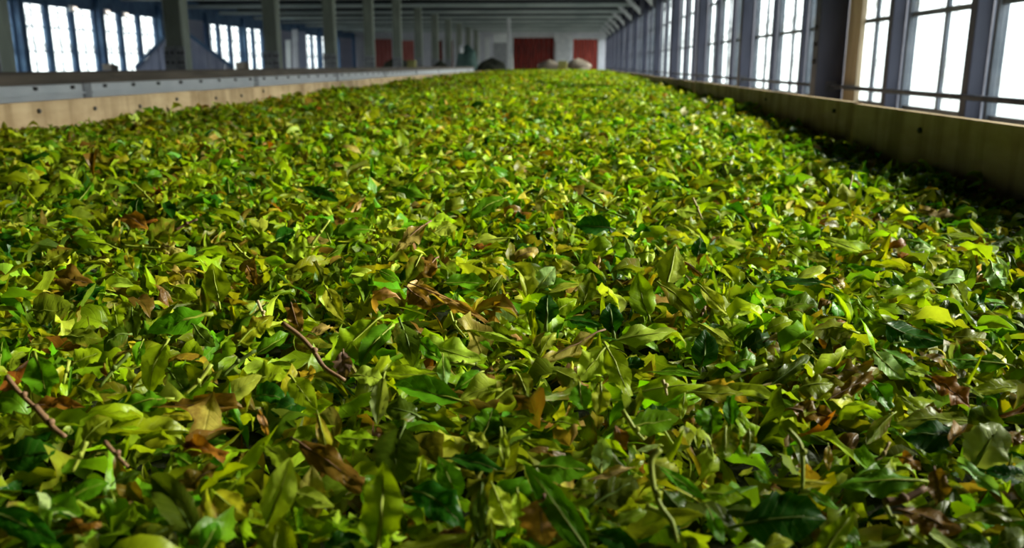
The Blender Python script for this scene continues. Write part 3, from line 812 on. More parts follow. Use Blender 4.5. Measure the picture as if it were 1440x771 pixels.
# ------------------------------------------------------------------ leaves that can be told apart
# per view: offset, then  base x,y, tip x,y, width (quarter pixels), colour [, lean in degrees] [| label | short reference]
SETS = {
(0, 578): """
-60,560,320,740,180,deep|large dark green leaf lying smooth before the rust crumpled scrap|large dark smooth leaf
465,175,625,40,130,olive|olive green leaf with an upright edge above the black hollow|leaf above the black hollow
20,270,310,205,170,deep|broad dark green leaf on the column side of the black hollow|broad leaf beside the hollow
1090,720,835,360,200,dim|dull olive leaf with a bright upturned tongue-like tip|leaf with the tongue tip
1200,460,1390,600,170,yellow|plump yellow curled leaf half in the shade|plump yellow leaf
370,525,615,400,110,green
1030,180,1285,265,90,rust|dark rust-brown shrivelled leaf, curled like a hook|hooked rusty leaf
1130,800,1225,625,120,green
340,690,580,640,90,rust|rust crumpled scrap of leaf in deep shade|rust crumpled scrap
700,800,990,640,160,dim
-30,180,125,70,50,lime
630,97,790,98,30,lime
1080,310,980,240,80,green
950,470,1240,300,90,brown
850,245,1010,190,40,green
640,490,610,440,70,olive
640,400,800,340,70,dim
""",
(360, 578): """
60,640,190,260,190,pale,60|broad pale upright leaf with a glossy face|broad pale upright leaf
120,900,130,600,240,lime,55|yellow-green broken leaf standing below the broad pale upright leaf|broken leaf below the pale one
210,460,440,540,110,pale
680,770,715,285,240,lime,60|tall pointed leaf with a bright midrib standing on end|tall pointed leaf
870,440,1175,670,200,deep|smooth rounded dark green leaf with a thin pale edge|smooth rounded dark leaf
1130,500,1025,255,150,green,55
905,415,935,245,90,lime
695,170,440,150,110,lime|short bright yellow-green leaf pointing at the column side|short bright leaf
830,90,780,410,260,dim,50|wide olive leaf with a brown rolled top edge|wide rolled-edge leaf
350,20,420,280,80,yellow|narrow yellow leaf with a white streak, hanging point down|narrow yellow leaf
240,170,610,440,150,brown
1190,120,1310,205,75,pale|plump pale bud-like leaf on a green cup|plump pale bud leaf
1270,140,1330,-20,150,green
1395,330,1385,90,60,pale
1330,420,1430,660,140,pale
740,790,1200,690,100,olive
1020,700,1190,680,70,brown
380,800,590,700,140,deep
15,0,70,160,45,pink
1090,260,1400,350,100,deep
1270,430,1260,720,110,dim,50
1320,740,1320,600,50,lime
480,760,560,700,90,green
""",
(720, 578): """
180,490,180,760,230,pink,60|round crumpled pinkish-brown leaf, dry and curled in|crumpled pinkish leaf
430,800,60,285,170,green,50|long green leaf that arches behind the crumpled pinkish leaf|long arching green leaf
200,510,65,300,70,pale
140,310,460,330,150,green
240,60,390,100,90,lime
500,340,510,150,120,silver,55|pale folded leaf with a whitish shining crown|shining folded leaf
440,385,695,315,50,pink
460,520,700,390,170,dim
530,660,760,560,80,olive
470,690,720,800,130,deep
1050,470,1300,490,140,lime|bright yellow-green leaf with a small brown beak|beaked yellow-green leaf
820,310,1090,500,70,green
660,90,940,40,150,green
1120,130,1110,-20,120,green,55
1200,100,1200,270,160,olive,50
1330,110,1325,260,90,olive,50
830,190,700,225,35,silver|thin white curled leaf tip above the long looping stalk|thin white curled tip
880,225,1005,200,35,silver
850,450,990,600,130,dim
1100,540,1190,750,80,green
1365,340,1440,410,60,green
1200,560,1430,590,90,dim
340,440,480,470,110,olive
590,90,640,220,80,rust
30,450,40,700,110,pale,55
60,160,290,220,60,lime
""",
(1080, 578): """
1160,310,1310,72,270,silver,62|round glossy silver-green leaf with finely toothed rim and white midrib|round glossy leaf
1090,150,750,145,180,deep|dark toothed leaf tucked beneath the round glossy leaf|dark toothed leaf
1150,60,720,70,110,olive
-150,640,330,610,330,deep,48|largest dark green leaf, flat, broad and matt|largest flat dark leaf
290,830,490,560,150,lime,55|pointed yellow-green leaf folded along a bright midrib|pointed folded leaf
840,390,400,420,140,green|wide wavy green leaf over a black gap|wide wavy green leaf
730,255,860,330,70,rust
940,330,960,560,120,brown,55|bunch-like brown shrivelled leaf with upright folds|shrivelled upright brown leaf
745,560,1090,680,150,brown|brown and olive leaf with a pale patch near its blunt end|brown-olive blunt leaf
1060,280,1315,485,70,silver|narrow pale leaf running down from under the round glossy leaf|narrow pale leaf
1380,600,1060,600,90,olive
1200,540,1440,610,90,olive
340,190,342,340,50,yellow|small yellow pod-shaped leaf hanging point down|yellow pod-shaped leaf
0,390,355,405,60,pale
700,20,550,190,90,olive|olive leaf curled over like a hook beside a thin pale stalk|olive hook leaf
230,450,400,555,60,green
1300,750,1440,690,150,olive
460,790,700,740,80,olive
-20,771,145,740,100,yellow
1440,380,1220,330,100,deep
1440,150,1370,200,60,brown
1440,390,1385,360,40,silver
760,650,900,760,70,olive
1080,720,1250,760,90,dim
""",
(0, 400): """
180,140,400,110,190,olive|crumpled olive leaf with spiky raised corners|spiky crumpled leaf
400,80,590,10,90,deep
640,120,670,265,90,lime
1150,165,825,260,140,green|broad green leaf with brown flecks and a pale midrib|brown-flecked broad leaf
1350,320,1540,180,110,yellow|yellow-green leaf tinged orange at the edge|orange-tinged leaf
415,440,570,380,110,lime
930,330,840,612,150,lime,58|yellow-green leaf folded down to a sharp point|leaf folded to a point
430,570,580,655,90,lime
940,640,670,700,120,green|vivid green leaf with one shaded half|vivid half-shaded leaf
530,750,720,620,60,deep
-20,520,20,290,100,green
200,400,260,650,200,green|green leaf with a bluish shine beside a tan stalk|bluish shining leaf
190,680,480,690,80,rust|rust-coloured leaf lying flat on the column side of the vivid leaf|flat rust leaf
1215,670,1470,510,110,pale|long pale yellow-green leaf, ribbed and slightly rolled|long pale ribbed leaf
720,280,580,370,110,dim
740,140,760,300,100,dim,50
800,315,770,460,70,green
950,480,1060,620,140,dim
0,260,160,250,90,lime
170,340,290,330,80,olive
370,290,580,310,100,olive
1090,230,1210,350,90,dim
830,690,1380,690,90,brown
910,740,1080,740,60,yellow
630,500,610,400,45,lime
""",
(360, 400): """
395,20,490,205,100,pale|pale diamond-shaped leaf with a brown lower edge|pale diamond leaf
200,110,250,265,90,brown
680,200,420,430,170,lime|large yellow-green leaf lying over a purple-grey scrap|leaf over the purple scrap
750,240,580,470,120,green
810,210,880,470,140,dim,50
930,300,1265,420,140,pale|pale tan-green rounded leaf with a long drawn-out tip|pale leaf with drawn-out tip
910,300,1060,440,90,green
1050,400,1070,570,80,silver,55
1020,500,715,500,75,lime|flat narrow yellow-green leaf with a square end|flat square-ended leaf
545,510,725,545,110,pale
720,515,680,790,105,silver,60|pale silvery pointed leaf hanging straight down|hanging silvery point
560,500,490,375,40,tan
1150,650,770,560,150,green|big flat green leaf under the square-ended leaf|big flat green leaf
1420,560,1140,650,140,pale|pale yellow-green leaf, broad and faintly veined|broad veined pale leaf
1340,650,1540,530,150,olive
490,375,500,530,100,purple|purplish grey dry scrap of leaf|purple scrap
890,0,1305,210,60,pink|long twisted pinkish tan leaf, dry and split|twisted pinkish leaf
850,20,990,130,110,brown
0,390,180,270,80,green
0,540,170,500,120,lime
0,620,160,640,120,deep
1260,490,1110,600,80,green
1120,140,1130,40,45,green
1245,265,1440,320,50,pale
900,730,720,690,120,dim
280,300,470,230,40,tan
200,520,340,700,140,lime
440,320,580,220,45,green
""",
(720, 400): """
590,310,930,260,110,pale|shining pale leaf with a ragged lower edge beside the dark triangular leaf|shining ragged pale leaf
770,180,710,-70,150,lime,58|bright yellow-green round leaf standing upright|bright upright round leaf
840,0,1040,220,110,olive|olive leaf with a reddish brown edge behind the bright upright leaf|red-edged olive leaf
570,280,550,105,130,deep,60|dark green triangular leaf with a gleaming midrib|dark triangular leaf
190,230,200,55,135,deep,60|dark green leaf standing like a small tent with a pale midrib|tent-shaped dark leaf
480,270,150,440,90,tan|yellow tan leaf rolled lengthwise into a spout|rolled tan spout leaf
520,360,370,540,170,pale|large pale leaf with a bitten edge|pale bitten leaf
530,350,660,632,140,lime,50
680,610,1090,560,115,lime|yellow-green leaf arched like a boat with a thin stalk poking up|boat-shaped leaf
1060,465,1085,250,150,deep,58|rounded dark green leaf with a wet-looking rim|wet-rimmed dark leaf
1050,220,1250,350,80,pale
380,560,400,705,130,green
500,560,480,732,110,pale,50|pale green half of a folded leaf with glossy stripes|glossy striped leaf
165,380,250,270,70,pale
300,250,365,300,60,lime
250,490,390,560,110,olive
630,460,745,450,70,deep
770,490,1060,510,45,green
1010,600,1300,610,90,olive
1230,790,1230,620,90,green,55
240,160,365,80,90,lime
1000,20,1080,130,120,green
1060,10,1210,170,80,pale
210,45,385,0,40,pale
1240,440,1370,420,110,green
1180,170,1420,155,40,pale
0,210,110,280,70,lime
320,200,510,235,55,deep
1070,800,1120,680,130,green,55
680,760,880,700,90,deep
630,740,765,720,50,tan
970,620,950,760,50,lime
30,500,90,640,120,olive
""",
(1080, 400): """
590,370,770,530,110,silver|silvery veined leaf with a torn end beside the rust red leaf|silvery veined leaf
770,480,910,520,60,pale
915,520,1140,690,115,rust|rust red-brown leaf lying flat, the only one so red|rust red leaf
660,230,1000,330,130,deep|dark green leaf with one pale rolled edge|dark pale-edged leaf
480,270,240,270,135,olive|olive leaf with clear side veins seen from below|clear-veined olive leaf
1330,450,960,420,85,green|long smooth dull green leaf like a pod|long pod-like leaf
640,370,920,510,90,green
100,130,280,110,100,olive|olive green leaf arched into a dark tunnel|tunnel-shaped leaf
940,15,610,60,75,lime|wavy yellow-green leaf with a long flat tail|wavy tailed leaf
1110,100,1040,0,90,pale
170,590,370,560,125,olive
350,640,600,510,80,brown
600,560,690,700,110,green
1438,570,1110,600,85,lime
500,70,640,200,70,lime
0,250,140,200,80,lime
0,310,200,250,50,tan
250,380,165,310,80,olive|small cup-shaped olive leaf with a brown rim|small brown-rimmed cup leaf
300,510,590,480,90,brown
20,560,240,400,80,dim
740,120,880,170,50,lime
950,150,1080,150,100,dim
1340,50,1430,130,80,olive
1040,290,1240,300,75,olive
1440,440,1370,450,70,lime
130,700,400,740,120,brown
0,660,150,690,70,green
750,630,900,720,70,lime
1090,555,1210,640,30,pale
1330,640,1440,650,60,silver
700,330,800,320,50,green
""",
(0, 250): """
-30,330,90,350,85,deep|dark wet-looking leaf with a bluish white gleam|dark gleaming leaf
235,420,232,312,130,lime,60|small yellow-green leaf raised like a pyramid|pyramid leaf
265,480,410,400,100,olive
640,390,415,350,90,lime|smooth oval yellow-green leaf with a paler belly|smooth oval leaf
850,400,980,230,130,olive|tall olive leaf leaning toward the window side with a nibbled foot|tall leaning olive leaf
670,230,840,300,75,rust|orange rust leaf bent into a bracket|rust bracket leaf
270,540,530,600,120,brown
1230,700,1190,480,160,lime,55|yellow-green pear-shaped leaf blushed pink at its base|pink-blushed leaf
915,520,1110,530,55,tan
640,520,760,580,60,lime
715,430,745,515,60,yellow
445,130,525,30,70,green
975,610,1110,680,110,lime
1290,100,1280,0,70,green,55
270,330,360,305,65,lime
130,365,215,320,70,green
885,400,1040,420,60,tan
780,220,790,105,80,deep,55
1375,270,1430,350,50,lime
840,80,930,85,40,rust
1260,480,1380,490,60,lime
1300,520,1390,600,70,lime
1390,500,1438,600,70,brown
""",
(360, 250): """
760,50,960,110,80,green|long fresh green leaf bent over its neighbours, far from the camera|far bent green leaf
260,50,470,130,60,deep
1005,310,1130,280,80,pale|pale round leaf shining among darker ones|pale shining round leaf
310,390,170,430,120,pale|pale yellow-green cupped leaf at the foot of a straight stalk|pale cupped leaf
110,350,220,300,90,deep|dark squarish leaf beside the pale cupped leaf|dark squarish leaf
0,350,110,345,60,lime
410,340,350,220,90,green
680,450,760,360,80,lime
960,255,780,430,80,tan|long tan and olive dry leaf, twisted upward|long dry tan leaf
1010,450,890,560,120,brown
920,440,840,590,100,olive
1060,590,1290,590,90,green
1315,650,1385,545,70,olive
960,230,990,140,70,pale,55
610,250,655,140,60,green,55
640,290,420,310,80,green
680,260,750,230,90,pale
740,280,830,240,60,pale
1420,340,1200,370,65,pale|pale leaf fringed with rust-coloured crumbs|rust-fringed pale leaf
1350,390,1210,385,40,rust
215,505,370,480,40,tan
160,550,260,540,80,olive
1400,110,1200,230,90,green
1060,180,1170,140,70,olive
690,520,815,590,60,green
400,445,510,370,40,olive
935,320,1030,350,50,lime
340,130,435,220,60,pale
""",
(720, 250): """
555,280,355,265,120,deep,55|dark green squarish leaf standing clear of the paler litter|dark standing square leaf
580,330,430,355,50,lime
870,600,920,385,165,pale,52|big pale leaf with a sharp ridge for a midrib|big ridged pale leaf
150,620,240,500,110,silver|small leaf with a white glare and toothed edge|white-glare leaf
400,720,450,530,100,olive,52
640,340,680,440,55,silver
1040,450,1058,335,90,deep,55|dark green upright triangle of leaf on the window side of the ridged leaf|dark upright triangle
1040,200,910,185,60,pale
1030,140,1165,75,60,lime
935,250,1060,335,40,pale
20,460,150,410,75,tan
200,610,385,600,50,green
320,570,410,545,55,lime
1360,430,1438,450,60,silver
1360,510,1450,580,60,green
800,30,880,10,60,green
1065,375,1125,430,50,pale
590,110,520,160,50,pale
710,430,800,450,90,pale
235,120,305,130,45,pale
450,480,530,510,60,tan
""",
(1080, 250): """
950,580,1110,560,80,silver|silvery leaf curled into a ring|silvery ring leaf
1050,600,1100,700,90,silver
1250,475,1330,610,120,silver|broad silvery leaf with a ragged rim near the window-side board|ragged silvery leaf
1285,440,1345,570,50,silver
915,450,1005,470,60,pale
900,460,930,545,60,pale
745,355,750,280,45,silver,55
820,400,915,400,45,silver
310,345,560,430,60,pale|pale leaf shaped like a shallow boat with a raised prow|pale prow leaf
650,190,725,125,60,lime
725,60,800,0,80,lime|light green leaf leaning near the window-side board, far from the camera|leaf leaning near the board
440,160,420,30,100,pale,58|pale leaf standing beside a straw-coloured stalk|leaf by the straw stalk
840,180,1075,220,55,pink|dry pinkish brown leaf rolled like a cigar|rolled brown cigar leaf
585,225,660,250,40,brown
155,570,330,510,60,pale
100,400,230,500,90,lime
0,560,75,560,70,green
0,590,330,590,50,deep
780,350,915,385,55,green
990,315,1210,335,30,pale
1160,320,1150,225,50,green
370,560,430,620,70,tan
340,690,400,630,50,deep
700,530,770,600,50,green
1250,380,1390,340,50,dim
600,580,690,610,40,olive
200,440,340,470,55,olive
455,285,510,255,35,silver
""",
}
STEMS = [   # offset, quarter-pixel points, radius mm, material, label
 (0, 578, '200,0 260,70 310,130 370,170', 1.4, 'stembrown', 'tan-brown stalk lying beside the flat rust leaf'),
 (0, 578, '490,200 450,290 410,370', 1.0, 'stem', 'short pale stalk crossing the black hollow'),
 (0, 578, '590,200 660,280 720,340', 1.0, 'stembrown', 'thin brown stalk at the edge of the black hollow'),
 (720, 578, '830,245 775,300 790,450 830,570 900,650 925,771', 1.3, 'stem', 'long looping yellow-green stalk below the thin white curled tip'),
 (720, 578, '750,560 840,600 900,650', 1.1, 'stem', 'short green stalk joining the long looping stalk'),
 (720, 578, '620,20 700,150 740,190', 1.1, 'stem', 'olive stalk above the thin white curled tip'),
 (1080, 578, '110,130 185,210 195,330 190,480', 1.1, 'stem', 'bright stalk hanging straight down over the largest flat dark leaf'),
 (1080, 578, '650,540 750,530 880,460', 1.8, 'stembrown', 'purplish brown twig before the shrivelled upright brown leaf'),
 (1080, 578, '600,300 640,280 680,200', 0.9, 'stemtan', 'thin pale crooked stalk above the wide wavy green leaf'),
 (1080, 578, '655,560 700,650 735,690', 1.0, 'stem', 'short lime stalk beside the brown-olive blunt leaf'),
 (0, 400, '730,410 640,500 560,600', 1.0, 'stemdark', 'dark green stalk slanting beside the leaf folded to a point'),
 (0, 400, '1190,470 1110,580 1040,640', 1.1, 'stem', 'forked yellow-green stalk before the brown-flecked broad leaf'),
 (0, 400, '1438,390 1330,460 1250,540', 1.0, 'stemdark', 'dark stalk pointing at the orange-tinged leaf'),
 (0, 400, '40,540 100,620 170,690 270,771', 1.1, 'stembrown', 'brownish stalk beside the bluish shining leaf'),
 (0, 400, '390,450 360,580', 0.9, 'stem', 'short olive stalk behind the vivid half-shaded leaf'),
 (360, 400, '150,240 250,310 330,400 380,490 500,560', 1.4, 'stembrown', 'brown-green stalk running down to the purple scrap'),
 (360, 400, '10,110 70,260', 0.9, 'stemtan', 'short yellow stalk behind the orange-tinged leaf'),
 (360, 400, '1090,465 1230,470', 1.0, 'stem', 'level pale stalk beside the flat square-ended leaf'),
 (360, 400, '1090,170 1110,240 1180,320', 0.8, 'stem', 'curved thin stalk behind the pale leaf with drawn-out tip'),
 (720, 400, '1200,560 1330,510 1430,470', 1.3, 'stem', 'olive stalk behind the boat-shaped leaf'),
 (720, 400, '845,560 860,600 868,645', 0.9, 'stemtan', 'little upright stalk poking up from the boat-shaped leaf'),
 (720, 400, '1060,195 1085,140', 1.0, 'stembrown', 'short orange-brown stalk behind the wet-rimmed dark leaf'),
 (0, 250, '755,45 810,95 860,150', 1.1, 'stem', 'green stalk behind the rust bracket leaf'),
 (0, 250, '690,395 800,405 900,410', 1.2, 'stem', 'level green stalk beside the tall leaning olive leaf'),
 (0, 250, '1310,385 1370,450 1430,490', 1.1, 'stem', 'yellow-green stalk beyond the pink-blushed leaf'),
 (0, 250, '980,310 1050,270 1110,245', 1.4, 'stembrown', 'purplish twig behind the tall leaning olive leaf'),
 (360, 250, '310,395 360,325 415,250', 1.1, 'stem', 'straight pale stalk rising from the pale cupped leaf'),
 (720, 250, '1015,125 1040,180 1065,240', 1.2, 'stemtan', 'pale stalk beyond the big ridged pale leaf'),
 (720, 250, '390,110 520,190 640,240', 1.4, 'stemdark', 'dark stalk lying beyond the dark standing square leaf'),
 (1080, 250, '430,150 455,80 475,-5', 1.2, 'stemtan', 'straw-coloured stalk standing nearly upright in the leaf bed'),
]
camr = np.array([RT[0], RT[1], 0.0]); camr /= np.linalg.norm(camr)
camf = np.array([fw[0], fw[1], 0.0]); camf /= np.linalg.norm(camf)
TRACED = []
lr = np.random.default_rng(5)
for (oxp, oyp), txt in SETS.items():
    for line in txt.strip().splitlines():
        fld = line.split('|')
        a = fld[0].split(',')
        bx, by, tx, ty, wq = [float(q) / 3.994 for q in a[:5]]
        bx += oxp; tx += oxp; by += oyp; ty += oyp
        c = a[5]
        lx, ly = abs(tx - bx), abs(ty - by)
        el = float(a[6]) if len(a) > 6 else (27 + 18 * ly / (lx + ly + 1e-6) + lr.uniform(-5, 5))
        el = math.radians(el)
        low, high = ((bx, by), (tx, ty)) if by >= ty else ((tx, ty), (bx, by))
        P = hit_bed(low[0], low[1], 0.006)
        V = camf * math.cos(el) + np.array([0, 0, 1.0]) * math.sin(el)
        n = np.cross(camr, V)
        if n @ (CAM - P) < 0: n = -n
        def onplane(px, py):
            d = ray(px, py); t = ((P - CAM) @ n) / (d @ n); return CAM + d * t
        B, T = onplane(bx, by), onplane(tx, ty)
        ax2 = np.array([tx - bx, ty - by]); Lp = np.linalg.norm(ax2); perp = np.array([-ax2[1], ax2[0]]) / Lp
        mx, my = (bx + tx) / 2, (by + ty) / 2
        Wv = onplane(mx + perp[0] * wq / 2, my + perp[1] * wq / 2) - onplane(mx - perp[0] * wq / 2, my - perp[1] * wq / 2)
        axis = T - B; L = np.linalg.norm(axis)
        TRACED.append(dict(B=B, T=T, W=Wv, n=n, L=L, c=c, label=fld[1] if len(fld) > 1 else None, ref=fld[2] if len(fld) > 2 else None,
                           px=(mx, my), hl=Lp / 2, hw=wq / 2, ang=math.atan2(ax2[1], ax2[0]), Pm=(B + T) / 2))

NU, NV = 13, 7
FQ, UVQ = grid_faces(NU, NV), grid_uv(NU, NV)
def leaf_object(tr, i):
    r = np.random.default_rng(100 + i)
    c, brown = PAL[tr['c']]
    L = tr['L']; Wl = np.linalg.norm(tr['W'])
    dry = tr['c'] in ('brown', 'rust', 'tan', 'pink', 'purple')
    fold = abs(r.normal(0.20, 0.15)) * (1 if r.random() < 0.6 else -1)
    kap = r.normal(0.45, 0.6) * (1.7 if dry else 1)
    one = lambda v: np.array([v])
    v = blade(NU, NV, one(1.0), one(1.0), one(kap), one(fold * 0.8), one(r.normal(0, 0.35)), one(abs(r.normal(0.09, 0.06)) + (0.12 if dry else 0)),
              one(r.uniform(1, 3)), one(r.uniform(0, 6)), one(r.uniform(0.72, 1.0)), serr=0.07, rough=0.06 if dry else 0.03, r=r, ragged=0.09 if dry else 0.035, bend=one(r.normal(0, 0.07)), tear=0.5 if dry else 0.12 if not tr['ref'] else 0.0, power=0.62 if Wl / L > 0.75 else 0.85, puff=0.06)[0]
    v[:, 0] /= max(v[:, 0].max(), 1e-3)
    v[:, 1] /= max(math.cos(abs(fold * 0.8)), 0.4)
    # frame of the blade: axis, across, normal; depth of curl relative to the width
    X = tr['T'] - tr['B']; Y = tr['W']; Zn = tr['n'] * (0.6 * Wl + 0.25 * L)
    if (np.cross(X, Y) @ tr['n']) < 0: Y = -Y
    zoff = v[:, 2] - v[:, 2].mean() * 0.5
    world = v[:, :1] * X + v[:, 1:2] * Y * 1.0 + zoff[:, None] * Zn
    C = np.ones((NU * NV, 4)) * 1.0
    jit = 1 + r.normal(0, 0.08, 3)
    C[:, :3] = np.array(c) * jit
    tt = UVQ[:, 0]
    C[:, :3] *= (0.92 + 0.16 * tt)[:, None]
    C[:, 3] = brown + 0.5 * np.clip(tt - 0.8, 0, 1) * (r.random() < 0.4)
    me = mesh_np('tea_leaf', world, FQ, UVQ, C, M['leaf'])
    o = bpy.data.objects.new('tea_leaf', me); COL.objects.link(o)
    o.location = tr['B']
    # midrib and stalk: one thin tapering part along the middle of the blade
    mid = world.reshape(NU, NV, 3)[:, NV // 2]
    side = tr['n'] * 0.0001
    st = -X / L * min(0.006, 0.14 * L) + np.array([0, 0, -0.001])
    pts = [st + mid[0]] + [mid[k] + side for k in range(0, NU - 1, 2)]
    rad = np.linspace(0.0008, 0.00012, len(pts)) * min(1.0, max(Wl / 0.014, 0.4)) * (2.0 if tr['label'] and 'midrib' in tr['label'] else 1.0)
    mc = 'stembrown' if dry else ('stemdark' if tr['c'] in ('deep', 'dim') else 'stem')
    MB().tube(pts, rad, 5).build('midrib', mc, o, True)
    return o

leaf_objs = [leaf_object(t, i) for i, t in enumerate(TRACED)]

# ---- labels: landmarks carry their own; the rest are told by colour, form and the nearest landmark
marks = [t for t in TRACED if t['ref']]
used = set(t['label'] for t in TRACED if t['label'])
def relation(d):
    return ('behind', 'in front of')[d[1] < 0] if abs(d[1]) > abs(d[0]) * 0.8 else ('on the window side of', 'on the column side of')[d[0] < 0]
for t, o in zip(TRACED, leaf_objs):
    if t['label']:
        lab = t['label']
    else:
        asp = np.linalg.norm(t['W']) / t['L']
        form = 'slender' if asp < 0.34 else 'broad' if asp > 0.78 else ''
        size = 'tiny' if t['L'] < 0.017 else 'short' if t['L'] < 0.026 else 'long' if t['L'] > 0.045 else ''
        ds = sorted(marks, key=lambda q: np.linalg.norm(q['Pm'] - t['Pm']))
        words = ' '.join(w for w in (size, form, CWORD[t['c']], 'tea leaf') if w)
        lab = None
        for q in ds[:9]:
            l2 = '%s %s the %s' % (words, relation(t['Pm'] - q['Pm']), q['ref'])
            if l2 not in used: lab = l2; break
        if lab is None:
            lab = '%s between the %s and %s' % (words.replace('tea leaf', 'leaf'), ds[0]['ref'], ds[1]['ref'])
    while len(lab.split()) > 16: lab = lab.replace(' leaf between', ' between', 1) if ' leaf between' in lab else ' '.join(lab.split()[1:])
    used.add(lab)
    tag(o, lab, 'leaf', 'withered tea leaves on top of the bed', 'thing')

for (oxp, oyp, pts, rad, m_, lab) in STEMS:
    q = [tuple(float(z) / 3.994 for z in p.split(',')) for p in pts.split()]
    P0 = hit_bed(q[-1][0] + oxp, q[-1][1] + oyp, 0.008)
    if q[0][1] > q[-1][1]: P0 = hit_bed(q[0][0] + oxp, q[0][1] + oyp, 0.008)
    el = math.radians(52)
    V = camf * math.cos(el) + np.array([0, 0, 1.0]) * math.sin(el); n = np.cross(camr, V)
    W3 = []
    for (x, y) in q:
        d = ray(x + oxp, y + oyp); t_ = ((P0 - CAM) @ n) / (d @ n); W3.append(CAM + d * t_)
    W3 = np.array(W3) + np.array([0, 0, 0.002])
    # smooth the polyline
    k = np.linspace(0, len(W3) - 1, 4 * (len(W3) - 1) + 1); sm = np.stack([np.interp(k, range(len(W3)), W3[:, j]) for j in range(3)], 1)
    for _ in range(2): sm[1:-1] = (sm[:-2] + 2 * sm[1:-1] + sm[2:]) / 4
    o0 = sm[0].copy(); sm -= o0
    rr = np.linspace(1.15, 0.8, len(sm)) * rad * 0.001 * min(1.0, 0.7 + 0.3 * np.linalg.norm(o0 - CAM) / 0.6)
    o = MB().tube(list(sm), rr, 7).build('tea_stalk', m_, None, True, loc=o0)
    MB().tube([sm[len(sm) // 2], sm[len(sm) // 2] + np.array([0.001, 0, 0.002])], [rr[0] * 1.25, rr[0] * 0.9], 6).build('node', m_, o, True)
    tag(o, lab, 'stalk', 'loose stalks among the leaves', 'thing')

